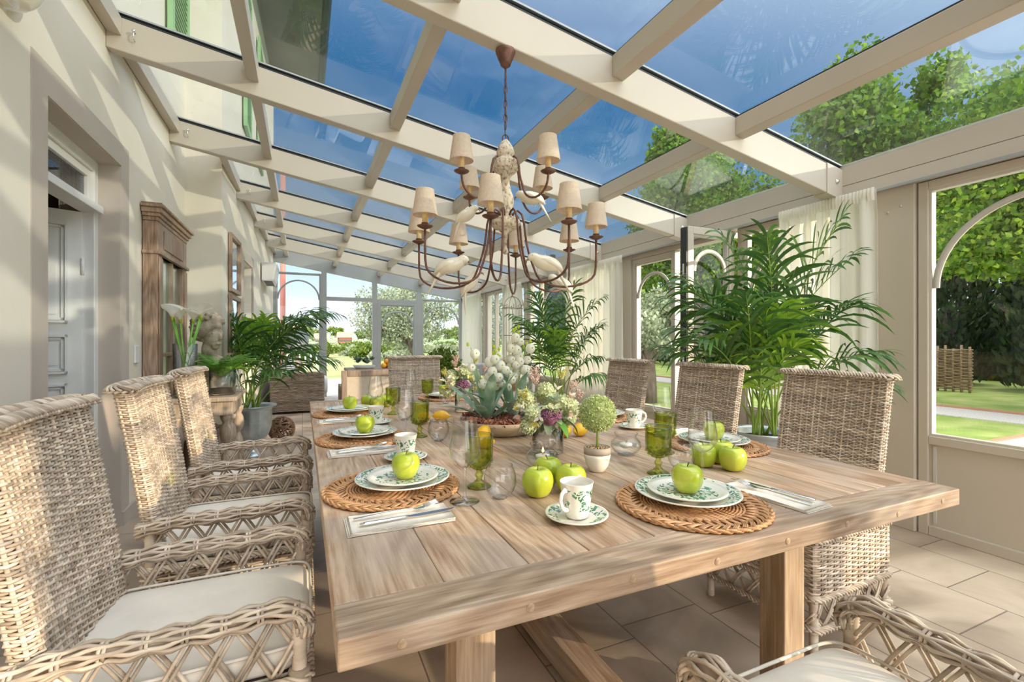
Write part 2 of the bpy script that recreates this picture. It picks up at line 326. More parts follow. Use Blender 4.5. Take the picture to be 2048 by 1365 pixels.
def wood(name, base, dark, light, ax='y', knots=True, rough=0.5, grey=None):
    """planked wood: grain runs along ax, each separate plank (mesh island) its own cut"""
    m, nt, N, L = newmat(name)
    out = N('ShaderNodeOutputMaterial'); p = N('ShaderNodeBsdfPrincipled'); p.inputs['Roughness'].default_value = rough; p.inputs['Specular IOR Level'].default_value = 0.35
    tc = N('ShaderNodeTexCoord'); g = N('ShaderNodeNewGeometry')
    va = N('ShaderNodeVectorMath'); va.operation = 'SCALE'; va.inputs[0].default_value = (17, 23, 31); L(g.outputs['Random Per Island'], va.inputs['Scale'])
    vb = N('ShaderNodeVectorMath'); L(tc.outputs['Object'], vb.inputs[0]); L(va.outputs[0], vb.inputs[1])
    def st(k): return {'x': (0.8, k, k), 'y': (k, 0.8, k), 'z': (k, k, 0.8)}[ax]
    m1 = N('ShaderNodeMapping'); m1.inputs['Scale'].default_value = st(6); L(vb.outputs[0], m1.inputs[0])
    n1 = N('ShaderNodeTexNoise'); n1.inputs['Scale'].default_value = 2.0; n1.inputs['Detail'].default_value = 6; n1.inputs['Distortion'].default_value = 1.6; L(m1.outputs[0], n1.inputs[0])
    m2 = N('ShaderNodeMapping'); m2.inputs['Scale'].default_value = st(16); L(vb.outputs[0], m2.inputs[0])
    n2 = N('ShaderNodeTexNoise'); n2.inputs['Scale'].default_value = 7; n2.inputs['Detail'].default_value = 7; n2.inputs['Roughness'].default_value = 0.65; L(m2.outputs[0], n2.inputs[0])
    m6 = N('ShaderNodeMapping'); m6.inputs['Scale'].default_value = st(4.5); L(vb.outputs[0], m6.inputs[0])
    n6 = N('ShaderNodeTexNoise'); n6.inputs['Scale'].default_value = 0.9; n6.inputs['Detail'].default_value = 2; n6.inputs['Roughness'].default_value = 0.35; L(m6.outputs[0], n6.inputs[0])
    s6 = N('ShaderNodeMath'); s6.operation = 'MULTIPLY'; s6.inputs[1].default_value = 150; L(n6.outputs[0], s6.inputs[0])
    s7 = N('ShaderNodeMath'); s7.operation = 'SINE'; L(s6.outputs[0], s7.inputs[0])
    s8 = N('ShaderNodeMath'); s8.operation = 'MULTIPLY_ADD'; s8.inputs[1].default_value = 0.5; s8.inputs[2].default_value = 0.5; L(s7.outputs[0], s8.inputs[0])
    h1 = N('ShaderNodeMath'); h1.operation = 'MULTIPLY'; h1.inputs[1].default_value = 0.5; L(n1.outputs[0], h1.inputs[0])
    ad = N('ShaderNodeMath'); ad.operation = 'MULTIPLY_ADD'; ad.inputs[1].default_value = 0.11; L(s8.outputs[0], ad.inputs[0]); L(h1.outputs[0], ad.inputs[2])
    ad2 = N('ShaderNodeMath'); ad2.operation = 'MULTIPLY_ADD'; ad2.inputs[1].default_value = 0.75; L(n2.outputs[0], ad2.inputs[0]); L(ad.outputs[0], ad2.inputs[2])
    cr = N('ShaderNodeValToRGB'); ramp(cr, [(0.52, dark), (0.72, base), (0.92, light)]); L(ad2.outputs[0], cr.inputs[0])
    col = cr.outputs[0]
    # greyer weathering in broad patches
    n4 = N('ShaderNodeTexNoise'); n4.inputs['Scale'].default_value = 4.5; n4.inputs['Detail'].default_value = 3; L(vb.outputs[0], n4.inputs[0])
    mr = N('ShaderNodeMapRange'); mr.inputs[1].default_value = 0.42; mr.inputs[2].default_value = 0.66; mr.inputs[4].default_value = 0.45; L(n4.outputs[0], mr.inputs[0])
    mg = N('ShaderNodeMixRGB'); mg.blend_type = 'MIX'; mg.inputs[2].default_value = c4(grey or tuple(sum(base)/3*k for k in (1.12, 0.98, 0.86)))
    L(mr.outputs[0], mg.inputs[0]); L(col, mg.inputs[1]); col = mg.outputs[0]
    if knots:
        m5 = N('ShaderNodeMapping'); m5.inputs['Scale'].default_value = st(2.0); L(vb.outputs[0], m5.inputs[0])
        vo = N('ShaderNodeTexVoronoi'); vo.inputs['Scale'].default_value = 2.3; L(m5.outputs[0], vo.inputs[0])
        k = N('ShaderNodeMapRange'); k.inputs[1].default_value = 0.03; k.inputs[2].default_value = 0.11; k.inputs[3].default_value = 0.7; k.inputs[4].default_value = 0; L(vo.outputs['Distance'], k.inputs[0])
        mk = N('ShaderNodeMixRGB'); mk.inputs[2].default_value = c4(tuple(x*0.35 for x in dark)); L(k.outputs[0], mk.inputs[0]); L(col, mk.inputs[1]); col = mk.outputs[0]
    mrr = N('ShaderNodeMapRange'); mrr.inputs[3].default_value = 0.86; mrr.inputs[4].default_value = 1.10; L(g.outputs['Random Per Island'], mrr.inputs[0])
    mm = N('ShaderNodeVectorMath'); mm.operation = 'SCALE'; L(col, mm.inputs[0]); L(mrr.outputs[0], mm.inputs['Scale'])
    L(mm.outputs[0], p.inputs['Base Color'])
    b = N('ShaderNodeBump'); b.inputs['Strength'].default_value = 0.35; b.inputs['Distance'].default_value = 0.003; L(ad2.outputs[0], b.inputs['Height']); L(b.outputs[0], p.inputs['Normal'])
    L(p.outputs[0], out.inputs[0]); return m
M['table_y'] = wood('limed oak boards', (0.475,0.33,0.225), (0.29,0.175,0.10), (0.64,0.50,0.375), 'y')
M['table_x'] = wood('limed oak end board', (0.43,0.305,0.21), (0.25,0.16,0.10), (0.62,0.49,0.37), 'x')
M['table_z'] = wood('limed oak post', (0.46,0.325,0.205), (0.30,0.19,0.11), (0.60,0.46,0.32), 'z', knots=False)
M['pine_z'] = wood('old brown pine', (0.38,0.25,0.17), (0.21,0.13,0.08), (0.54,0.40,0.30), 'z', knots=False)
M['console'] = wood('pale carved wood', (0.44,0.35,0.26), (0.27,0.20,0.14), (0.58,0.48,0.38), 'z', knots=False)

def floormat():
    m, nt, N, L = newmat('beige stone tiles')
    out = N('ShaderNodeOutputMaterial'); p = N('ShaderNodeBsdfPrincipled'); p.inputs['Roughness'].default_value = 0.42
    tc = N('ShaderNodeTexCoord'); mp = N('ShaderNodeMapping'); mp.inputs['Rotation'].default_value = (0, 0, R(90)); L(tc.outputs['Object'], mp.inputs[0])
    br = N('ShaderNodeTexBrick'); br.inputs['Scale'].default_value = 1; br.inputs['Brick Width'].default_value = 0.6; br.inputs['Row Height'].default_value = 0.4
    br.inputs['Mortar Size'].default_value = 0.0035; br.inputs['Mortar Smooth'].default_value = 0.3; br.offset = 0.5; br.squash = 0.66; br.squash_frequency = 3
    br.inputs['Color1'].default_value = (0.86,0.86,0.86,1); br.inputs['Color2'].default_value = (1.1,1.1,1.1,1); br.inputs['Mortar'].default_value = (0.42,0.42,0.42,1); L(mp.outputs[0], br.inputs[0])
    nz = N('ShaderNodeTexNoise'); nz.inputs['Scale'].default_value = 2.2; nz.inputs['Detail'].default_value = 9; nz.inputs['Distortion'].default_value = 0.7; L(tc.outputs['Object'], nz.inputs[0])
    cr = N('ShaderNodeValToRGB'); ramp(cr, [(0.3, (0.30,0.23,0.17)), (0.5, (0.46,0.365,0.28)), (0.70, (0.62,0.51,0.40))]); L(nz.outputs[0], cr.inputs[0])
    mm = N('ShaderNodeMixRGB'); mm.blend_type = 'MULTIPLY'; mm.inputs[0].default_value = 1; L(cr.outputs[0], mm.inputs[1]); L(br.outputs[0], mm.inputs[2]); L(mm.outputs[0], p.inputs['Base Color'])
    b = N('ShaderNodeBump'); b.inputs['Strength'].default_value = 0.5; b.inputs['Distance'].default_value = 0.004; L(br.outputs['Fac'], b.inputs['Height']); b.invert = True; L(b.outputs[0], p.inputs['Normal'])
    L(p.outputs[0], out.inputs[0]); return m
M['floor'] = floormat()
def patterned(name, kind):
    """cream glaze with a green leaf print; kind: rim (band), centre (spray), cup (round the wall)"""
    m, nt, N, L = newmat(name)
    out = N('ShaderNodeOutputMaterial'); p = N('ShaderNodeBsdfPrincipled'); p.inputs['Roughness'].default_value = 0.13; p.inputs['Coat Weight'].default_value = 0.4
    tc = N('ShaderNodeTexCoord'); sp = N('ShaderNodeSeparateXYZ'); L(tc.outputs['Object'], sp.inputs[0])
    wn = N('ShaderNodeTexNoise'); wn.inputs['Scale'].default_value = 60; L(tc.outputs['Object'], wn.inputs[0])
    wa = N('ShaderNodeVectorMath'); wa.operation = 'MULTIPLY_ADD'; wa.inputs[1].default_value = (0.028,0.028,0.028); L(wn.outputs['Color'], wa.inputs[0]); L(tc.outputs['Object'], wa.inputs[2])
    vo = N('ShaderNodeTexVoronoi'); vo.inputs['Scale'].default_value = 105 if kind != 'cup' else 115; vo.inputs['Randomness'].default_value = 1; L(wa.outputs[0], vo.inputs[0])
    a = N('ShaderNodeMath'); a.operation = 'LESS_THAN'; a.inputs[1].default_value = 0.50; L(vo.outputs['Distance'], a.inputs[0])
    n2 = N('ShaderNodeTexNoise'); n2.inputs['Scale'].default_value = 30; n2.inputs['Detail'].default_value = 1; L(tc.outputs['Object'], n2.inputs[0])
    b = N('ShaderNodeMath'); b.operation = 'GREATER_THAN'; b.inputs[1].default_value = 0.43 if kind != 'cup' else 0.47; L(n2.outputs[0], b.inputs[0])
    ab = N('ShaderNodeMath'); ab.operation = 'MULTIPLY'; L(a.outputs[0], ab.inputs[0]); L(b.outputs[0], ab.inputs[1])
    cx = N('ShaderNodeCombineXYZ'); L(sp.outputs[0], cx.inputs[0]); L(sp.outputs[1], cx.inputs[1])
    ln = N('ShaderNodeVectorMath'); ln.operation = 'LENGTH'; L(cx.outputs[0], ln.inputs[0])
    def band(src, lo, hi):
        x = N('ShaderNodeMath'); x.operation = 'GREATER_THAN'; x.inputs[1].default_value = lo; L(src, x.inputs[0])
        y = N('ShaderNodeMath'); y.operation = 'LESS_THAN'; y.inputs[1].default_value = hi; L(src, y.inputs[0])
        z = N('ShaderNodeMath'); z.operation = 'MULTIPLY'; L(x.outputs[0], z.inputs[0]); L(y.outputs[0], z.inputs[1]); return z.outputs[0]
    msk = {'rim': lambda: band(ln.outputs['Value'], 0.098, 0.128), 'centre': lambda: band(ln.outputs['Value'], 0.022, 0.075),
           'cup': lambda: band(sp.outputs[2], 0.022, 0.07), 'saucer': lambda: band(ln.outputs['Value'], 0.045, 0.069)}[kind]()
    f = N('ShaderNodeMath'); f.operation = 'MULTIPLY'; L(ab.outputs[0], f.inputs[0]); L(msk, f.inputs[1])
    gcr = N('ShaderNodeValToRGB'); ramp(gcr, [(0.3, (0.015,0.13,0.075)), (0.7, (0.13,0.36,0.22))]); L(wn.outputs[0], gcr.inputs[0])
    mx = N('ShaderNodeMixRGB'); mx.inputs[1].default_value = (0.82,0.79,0.71,1); L(f.outputs[0], mx.inputs[0]); L(gcr.outputs[0], mx.inputs[2]); L(mx.outputs[0], p.inputs['Base Color'])
    L(p.outputs[0], out.inputs[0]); return m
M['rim'] = patterned('leaf rim print', 'rim'); M['spray'] = patterned('leaf spray print', 'centre'); M['cupprint'] = patterned('leaf cup print', 'cup'); M['saucerprint'] = patterned('leaf saucer print', 'saucer')
# ================================================================ STRUCTURE
XW = 3.45                                  # inner face of the garden side wall
def zb(x): return 2.17 + 0.167 * (3.3 - x) # underside of the rafters
def wallx(y): return -1.05 if y < 5.5 else -0.74 + 0.0412 * (y - 5.5)
MB().box(-1.4, 3.6, -4.6, 10.6, -0.12, 0).build('floor', M['floor'], smooth=False)['kind'] = 'structure'
H = 6.4
w = MB()
w.box(-1.35, -1.05, -4.6, 2.78, 0, H).box(-1.35, -1.05, 3.72, 5.5, 0, H).box(-1.35, -1.05, 2.78, 3.72, 2.28, H)
w.build('wall_left', M['plaster'], smooth=False)['kind'] = 'structure'
def w2(x0off, y0, y1, z0, z1, mb, depth=0.3):
    a, b = wallx(y0 + 1e-6) + x0off, wallx(y1) + x0off
    mb.hexa([(a-depth,y0,z0),(a,y0,z0),(b,y1,z0),(b-depth,y1,z0),(a-depth,y0,z1),(a,y0,z1),(b,y1,z1),(b-depth,y1,z1)])
w = MB()
w2(0, 5.5, 6.85, 0, H, w, 0.34); w2(0, 7.6, 10.55, 0, H, w); w2(0, 6.85, 7.6, 2.2, H, w)
w.build('wall_left_far', M['plaster'], smooth=False)['kind'] = 'structure'
w = MB(); w2(-0.2, 6.85, 7.6, 0, 2.2, w, 0.06)
o = w.build('door_2', M['white'], smooth=False); o['kind'] = 'structure'
# taupe bands round the openings
t = MB(); t.box(-1.05,-1.045,2.64,2.78,0.09,2.42).box(-1.05,-1.045,3.72,3.86,0.09,2.42).box(-1.05,-1.045,2.78,3.72,2.28,2.42)
t.box(-1.34,-1.05,3.715,3.722,0,2.28).box(-1.34,-1.05,2.778,2.784,0,2.28).box(-1.34,-1.05,2.784,3.715,2.275,2.283)
t.build('trim_1', M['taupe'], smooth=False)['kind'] = 'structure'
t = MB()
w2(0.005, 6.71, 6.85, 0, 2.34, t, 0.01); w2(0.005, 7.6, 7.74, 0, 2.34, t, 0.01); w2(0.005, 6.85, 7.6, 2.2, 2.34, t, 0.01)
t.build('trim_2', M['taupe'], smooth=False)['kind'] = 'structure'
t = MB(); t.box(-1.05,-1.032,-4.6,2.78,0,0.09).box(-1.05,-1.032,3.72,5.5,0,0.09)
t.box(-1.05,-0.74,5.482,5.5,0,0.09)
w2(0.018, 5.5, 6.85, 0, 0.09, t, 0.018); w2(0.018, 7.6, 10.5, 0, 0.09, t, 0.018)
t.build('baseboard_left', M['taupe'], smooth=False)['kind'] = 'structure'
# hall behind the open door
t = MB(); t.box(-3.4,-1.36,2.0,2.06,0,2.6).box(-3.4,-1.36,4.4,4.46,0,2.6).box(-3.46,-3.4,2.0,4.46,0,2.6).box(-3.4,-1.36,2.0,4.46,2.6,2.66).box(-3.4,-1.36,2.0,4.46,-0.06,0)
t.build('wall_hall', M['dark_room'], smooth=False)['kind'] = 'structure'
# door_1: frame, transom light, open leaf
d = empty('door_1', (-1.2, 3.25, 0), kind='structure')
f = MB(); f.box(-0.03,0.04,0.41,0.47,0,2.28).box(-0.03,0.04,-0.47,-0.41,0,2.28).box(-0.03,0.04,-0.41,0.41,2.21,2.28).box(-0.03,0.075,-0.44,0.44,1.955,2.0)
f.build('door_frame', M['white'], d, False, bevel=0.004)
f = MB(); f.box(-0.012,0.022,-0.41,0.41,2.165,2.21).box(-0.012,0.022,-0.41,0.41,2.0,2.035).box(-0.012,0.022,-0.41,-0.37,2.03,2.17).box(-0.012,0.022,0.37,0.41,2.03,2.17)
tf = f.build('transom_frame', M['white'], d, False, bevel=0.003)
MB().box(0.0,0.004,-0.37,0.37,2.035,2.165).build('transom_glass', M['picglass'], tf, False)
g = MB()
for i in range(44): y = -0.37 + 0.74*i/43; g.box(-0.002,0.0,y-0.0011,y+0.0011,2.035,2.165)
for i in range(9): z = 2.035 + 0.13*i/8; g.box(-0.002,0.0,-0.37,0.37,z-0.0011,z+0.0011)
g.build('wire_mesh', M['dark_metal'], tf, False)
lf = empty('door_leaf', (-0.02, 0.41, 0)); lf.parent = d; lf.rotation_euler = (0, 0, R(203))
# leaf local: x along the leaf, y thickness; face towards the camera is local +y
b = MB(); b.box(0,0.45,-0.022,0.022,0.01,1.95); b.build('panel_board', M['white'], lf, False, bevel=0.002)
def moulding(mb, x0, x1, z0, z1, y, s):
    for k, (a, dpt) in enumerate(((0, 0.010), (0.016, 0.005))):
        mb.box(x0+a, x1-a, y-0.001, y+dpt*s*1, z0+a, z0+a+0.014); mb.box(x0+a, x1-a, y-0.001, y+dpt*s, z1-a-0.014, z1-a)
        mb.box(x0+a, x0+a+0.014, y-0.001, y+dpt*s, z0+a, z1-a); mb.box(x1-a-0.014, x1-a, y-0.001, y+dpt*s, z0+a, z1-a)
    mb.box(x0+0.05, x1-0.05, y-0.001, y+0.006, z0+0.05, z1-0.05)
mo = MB()
for (z0, z1) in ((0.12,0.92),(0.98,1.21),(1.28,1.87)): moulding(mo, 0.065, 0.385, z0, z1, 0.022, 1.6)
mo.build('moulding', M['white'], lf, False)
MB().lathe([(0.0,0),(0.024,0),(0.026,0.004),(0.012,0.01),(0.01,0.03),(0.02,0.04),(0.022,0.052),(0.012,0.06),(0,0.062)], 20).build('door_knob', M['brass'], lf, rot=(R(-90),0,0), loc=(0.20,0.03,1.10))
for z in (1.62, 0.35):
    MB().tube([(0,0.024,z-0.05),(0,0.024,z+0.05)], 0.009, 10).build('hinge', M['white'], lf)
# --- roof
ce = empty('ceiling', (0,0,0), kind='structure')
RY = [2.04 + 1.43*k for k in range(-5, 7)]
PX = [-0.295, 0.615, 1.52, 2.42]
for ry in RY:
    xl = wallx(ry); r = MB(); x1 = 3.42
    r.hexa([(xl,ry,zb(xl)),(x1,ry,zb(x1)),(x1,ry+0.08,zb(x1)),(xl,ry+0.08,zb(xl)),(xl,ry,zb(xl)+0.2),(x1,ry,zb(x1)+0.2),(x1,ry+0.08,zb(x1)+0.2),(xl,ry+0.08,zb(xl)+0.2)])
    ro = r.build('rafter', M['alu'], ce, False, bevel=0.006, bseg=2)
    s = MB()
    s.hexa([(xl,ry+0.006,zb(xl)+0.199),(x1,ry+0.006,zb(x1)+0.199),(x1,ry+0.074,zb(x1)+0.199),(xl,ry+0.074,zb(xl)+0.199),(xl,ry+0.006,zb(xl)+0.212),(x1,ry+0.006,zb(x1)+0.212),(x1,ry+0.074,zb(x1)+0.212),(xl,ry+0.074,zb(xl)+0.212)])
    s.build('glazing_seal', M['seal'], ro, False)
    s = MB(); q = 0.223
    s.hexa([(xl,ry-0.005,zb(xl)+q),(x1,ry-0.005,zb(x1)+q),(x1,ry+0.085,zb(x1)+q),(xl,ry+0.085,zb(xl)+q),(xl,ry-0.005,zb(xl)+q+0.01),(x1,ry-0.005,zb(x1)+q+0.01),(x1,ry+0.085,zb(x1)+q+0.01),(xl,ry+0.085,zb(xl)+q+0.01)])
    s.build('cover_strip', M['alu_grey'], ro, False)
    s = MB(); xe = 3.24
    s.hexa([(xe,ry-0.008,zb(xe)-0.008),(x1,ry-0.008,zb(x1)-0.008),(x1,ry+0.088,zb(x1)-0.008),(xe,ry+0.088,zb(xe)-0.008),(xe,ry-0.008,zb(xe)+0.2),(x1,ry-0.008,zb(x1)+0.2),(x1,ry+0.088,zb(x1)+0.2),(xe,ry+0.088,zb(xe)+0.2)])
    s.build('end_sleeve', M['alu'], ro, False, bevel=0.003)
    MB().lathe([(0,0),(0.016,0),(0.016,0.004),(0.009,0.006),(0.009,0.012),(0,0.013)], 12).build('bolt', M['steel'], ro, loc=(3.34, ry-0.008, zb(3.34)+0.1), rot=(R(90),0,0))
    if ry > 0:
        hk = MB(); hx = xl + 0.14; hz = zb(hx) + 0.13
        hk.tube([(hx,ry,hz),(hx,ry-0.03,hz),(hx,ry-0.034,hz-0.03),(hx,ry-0.026,hz-0.05),(hx,ry-0.008,hz-0.052)], 0.004, 6); hk.ball((hx,ry-0.03,hz), 0.011, 8, 6)
        hk.build('hook', M['steel'], ro)
for i, ry in enumerate(RY[:-1]):
    y0, y1 = ry + 0.08, RY[i+1]
    for px in PX + [wallx(ry + 0.7) + 0.04]:
        p = MB(); x0, x1 = px-0.035, px+0.035
        p.hexa([(x0,y0,zb(x0)+0.09),(x1,y0,zb(x1)+0.09),(x1,y1,zb(x1)+0.09),(x0,y1,zb(x0)+0.09),(x0,y0,zb(x0)+0.2),(x1,y0,zb(x1)+0.2),(x1,y1,zb(x1)+0.2),(x0,y1,zb(x0)+0.2)])
        po = p.build('purlin', M['alu'], ce, False, bevel=0.004)
        p = MB(); z0, z1 = 0.2, 0.212
        p.hexa([(x0+.01,y0,zb(x0)+z0),(x1-.01,y0,zb(x1)+z0),(x1-.01,y1,zb(x1)+z0),(x0+.01,y1,zb(x0)+z0),(x0+.01,y0,zb(x0)+z1),(x1-.01,y0,zb(x1)+z1),(x1-.01,y1,zb(x1)+z1),(x0+.01,y1,zb(x0)+z1)])
        p.build('glazing_seal', M['seal'], po, False)
    xa = [min(wallx(ry), wallx(ry+0.7)) + 0.02] + PX + [3.44]
    for a, b in zip(xa[:-1], xa[1:]):
        g = MB(); z0, z1 = 0.213, 0.222
        g.hexa([(a,y0-.07,zb(a)+z0),(b,y0-.07,zb(b)+z0),(b,y1+.07,zb(b)+z0),(a,y1+.07,zb(a)+z0),(a,y0-.07,zb(a)+z1),(b,y0-.07,zb(b)+z1),(b,y1+.07,zb(b)+z1),(a,y1+.07,zb(a)+z1)])
        g.build('roof_pane', M['roofglass'], ce, False)
# --- garden side: eave beam, posts
t = MB(); t.box(3.40,3.58,-4.6,10.6,2.235,2.38).box(3.415,3.58,-4.6,10.6,2.14,2.235).box(3.36,3.40,-4.6,10.6,2.115,2.14) if False else MB()
t = MB(); t.box(3.40,3.58,-4.6,10.6,2.238,2.385); t.box(3.406,3.58,-4.6,10.6,2.234,2.238); t.box(3.40,3.58,-4.6,10.6,2.145,2.234)
t.build('trim_3', M['alu'], smooth=False, bevel=0.002)['kind'] = 'structure'
t = MB(); t.box(3.375,3.40,-4.6,10.5,2.135,2.15); t.build('trim_4', M['alu_grey'], smooth=False)['kind'] = 'structure'
t = MB()
for (a, b) in ((1.63,1.85),(4.36,4.50),(5.62,5.74),(7.08,7.2),(7.93,8.08),(9.05,9.2),(10.4,10.6),(-0.75,-0.55),(-2.6,-2.4),(-4.6,-4.4)): t.box(3.43,3.58,a,b,0,2.145)
t.build('wall_right_posts', M['alu'], smooth=False, bevel=0.004)['kind'] = 'structure'
for (y, z) in ((1.70,2.02),(1.77,1.995),):
    MB().lathe([(0,0),(0.009,0),(0.008,0.004),(0,0.005)], 10).build('trim_5', M['alu_pale'], loc=(3.43,y,z), rot=(0,R(-90),0))['kind'] = 'structure'
winN = [0]
def window(y0, y1, x=3.45, z1=2.14, sill=0.6, arch=True, mull=None, name=None, axis='y', panel=True, metal='alu', fw=0.05, low=0.0, archspan=None, pale=True, zt=None):
    """a framed light in the side wall (axis y) or the end wall (axis x)"""
    winN[0] += 1
    o = empty('%s_%d' % (name or 'window', winN[0]), (0,0,0), kind='structure')
    def bx(mb, a, b, p, q, z0, z1_):  # a..b along the wall, p..q through it
        if axis == 'y': mb.box(x+p, x+q, a, b, z0, z1_)
        else: mb.box(a, b, x+p, x+q, z0, z1_)
    f = MB(); bx(f,y0,y0+fw,0,0.07,low,z1); bx(f,y1-fw,y1,0,0.07,low,z1); bx(f,y0+fw,y1-fw,0,0.07,z1-fw,z1)
    zlow = sill - fw if panel else low
    bx(f,y0+fw,y1-fw,0,0.07,zlow,zlow+fw)
    if panel: bx(f,y0+fw,y1-fw,0,0.07,low,low+0.06)
    f.build('window_frame', M[metal], o, False, bevel=0.004)
    iy0, iy1, iz0, iz1 = y0+fw, y1-fw, zlow+fw, z1-fw
    f = MB(); q = 0.014
    bx(f,iy0,iy0+q,0.012,0.058,iz0,iz1); bx(f,iy1-q,iy1,0.012,0.058,iz0,iz1); bx(f,iy0+q,iy1-q,0.012,0.058,iz1-q,iz1); bx(f,iy0+q,iy1-q,0.012,0.058,iz0,iz0+q)
    f.build('glazing_bead', M['alu_pale'] if pale else M[metal], o, False)
    f = MB(); bx(f,iy0+q,iy1-q,0.032,0.036,iz0+q,iz1-q); f.build('glass', M['clear'], o, False)
    if panel:
        f = MB(); bx(f,iy0,iy1,0.02,0.05,low+0.06,zlow); f.build('lower_panel', M[metal], o, False)
        f = MB(); bx(f,iy0+0.02,iy0+0.035,0.012,0.02,low+0.08,zlow-0.01); bx(f,iy1-0.035,iy1-0.02,0.012,0.02,low+0.08,zlow-0.01); f.build('panel_bead', M['alu_pale'] if pale else M[metal], o, False)
    if mull:
        f = MB()
        for my in mull: bx(f,my-0.025,my+0.025,0,0.07,zlow,z1-fw)
        f.build('mullion', M[metal], o, False)
    if arch:
        spans = archspan or [(iy0+q, iy1-q)]
        for (a, b) in spans:
            r = (b-a)/2; cy = (a+b)/2; zc = iz1 - q - 0.10 - r
            f = MB(); n = 28; vs = []
            for i in range(n+1):
                an = PI*i/n
                for rr in (r-0.032, r):
                    for th in (0.016, 0.030):
                        yy, zz = cy - rr*cos(an), zc + rr*sin(an)
                        vs.append((x+th, yy, zz) if axis == 'y' else (yy, x+th, zz))
            fs = []
            for i in range(n):
                k = i*4; fs += [(k,k+4,k+6,k+2),(k+1,k+3,k+7,k+5),(k,k+1,k+5,k+4),(k+2,k+6,k+7,k+3)]
            f.add(vs, fs).build('arch_bar', M[metal] if not pale else M['alu_grey'] if metal != 'alu' else M['alu_pale'], o, True)
    return o
window(0.52, 1.62)
window(-0.55, 0.52); window(-1.6, -0.75); window(-2.4, -1.6); window(-3.5, -2.6); window(-4.4, -3.5)
window(1.85, 2.9)
window(4.5, 5.62); window(5.74, 7.08, mull=[6.66], archspan=[(5.81,6.63),(6.69,7.01)]); window(7.2, 7.93); window(8.08, 9.05, mull=[8.55], arch=False); window(9.2, 10.4)
# the garden door: closed leaf with arch, open leaf swung into the room
dl = window(3.68, 4.36, name='door', sill=0.45, fw=0.055, z1=2.088)
lk = MB(); lk.box(3.44,3.452,3.668,3.684,0.05,2.08); lk.build('lock_edge', M['alu_pale'], dl, False)
hd = MB(); hd.box(3.425,3.45,3.70,3.725,0.95,1.15); hd.tube([(3.43,3.712,1.1),(3.395,3.712,1.1),(3.39,3.80,1.1)], 0.008, 8); hd.build('door_handle', M['steel'], dl)
dl = window(2.895, 3.425, x=2.94, axis='x', name='door', sill=0.45, fw=0.06, z1=2.12, low=0.02)
sl = MB(); sl.box(2.882,2.896,2.945,3.01,0.03,2.11); sl.build('rubber_edge', M['seal'], dl, False)
sl = MB()
for z in (1.72, 1.0, 0.62): sl.box(2.878,2.883,2.965,2.985,z,z+0.09)
sl.build('lock_plate', M['steel'], dl, False)
hg = MB()
for z in (1.75, 0.4): hg.tube([(3.425,2.95,z),(3.425,2.95,z+0.09)], 0.011, 8)
hg.build('hinge', M['alu_pale'], dl)
t = MB(); t.box(3.445,3.56,3.02,4.36,2.09,2.144); t.box(3.46,3.55,2.9,2.938,0,2.144); t.build('trim_6', M['alu'], smooth=False)['kind'] = 'structure'
t = MB(); t.box(3.43,3.56,2.94,3.68,-0.01,0.02); t.build('trim_7', M['alu_pale'], smooth=False)['kind'] = 'structure'
# --- end wall
YE = 10.5
t = MB()
for x in (0.41, 1.43, 2.40): t.box(x-0.05, x+0.05, YE, YE+0.09, 0, zb(x)-0.055)
t.box(-0.56,-0.50,YE,YE+0.09,0,zb(-0.5)-0.055); t.box(3.38,3.45,YE,YE+0.09,0,2.12)
t.box(0.46,1.38,YE,YE+0.08,2.0,2.08).box(1.48,2.35,YE,YE+0.08,2.0,2.06)
xa, xb = -0.56, 3.45
t.hexa([(xa,YE,zb(xa)-0.06),(xb,YE,zb(xb)-0.06),(xb,YE+.1,zb(xb)-0.06),(xa,YE+.1,zb(xa)-0.06),(xa,YE,zb(xa)+0.2),(xb,YE,zb(xb)+0.2),(xb,YE+.1,zb(xb)+0.2),(xa,YE+.1,zb(xa)+0.2)])
t.build('wall_end_frame', M['alu_grey'], smooth=False, bevel=0.003)['kind'] = 'structure'
g = MB()
for (a, b, z0) in ((-0.5,0.36,2.06),(0.46,1.38,2.08),(1.48,2.35,2.06),(2.45,3.38,2.06)):
    za, zbb = zb(a)-0.06, zb(b)-0.06
    if min(za, zbb) > z0: g.hexa([(a,YE+.04,z0),(b,YE+.04,z0),(b,YE+.044,z0),(a,YE+.044,z0),(a,YE+.04,za),(b,YE+.04,zbb),(b,YE+.044,zbb),(a,YE+.044,za)])
g.build('window_20', M['clear'], smooth=False)['kind'] = 'structure'
window(-0.5, 0.36, x=YE, axis='x', metal='alu_grey', z1=2.55, fw=0.03, pale=False, sill=0.5, archspan=[(-0.47,0.33)])
window(1.48, 2.35, x=YE, axis='x', metal='alu_grey', z1=2.0, fw=0.07, pale=False, sill=0.5)
window(2.45, 3.38, x=YE, axis='x', metal='alu_grey', z1=2.1, fw=0.03, pale=False, sill=0.5)
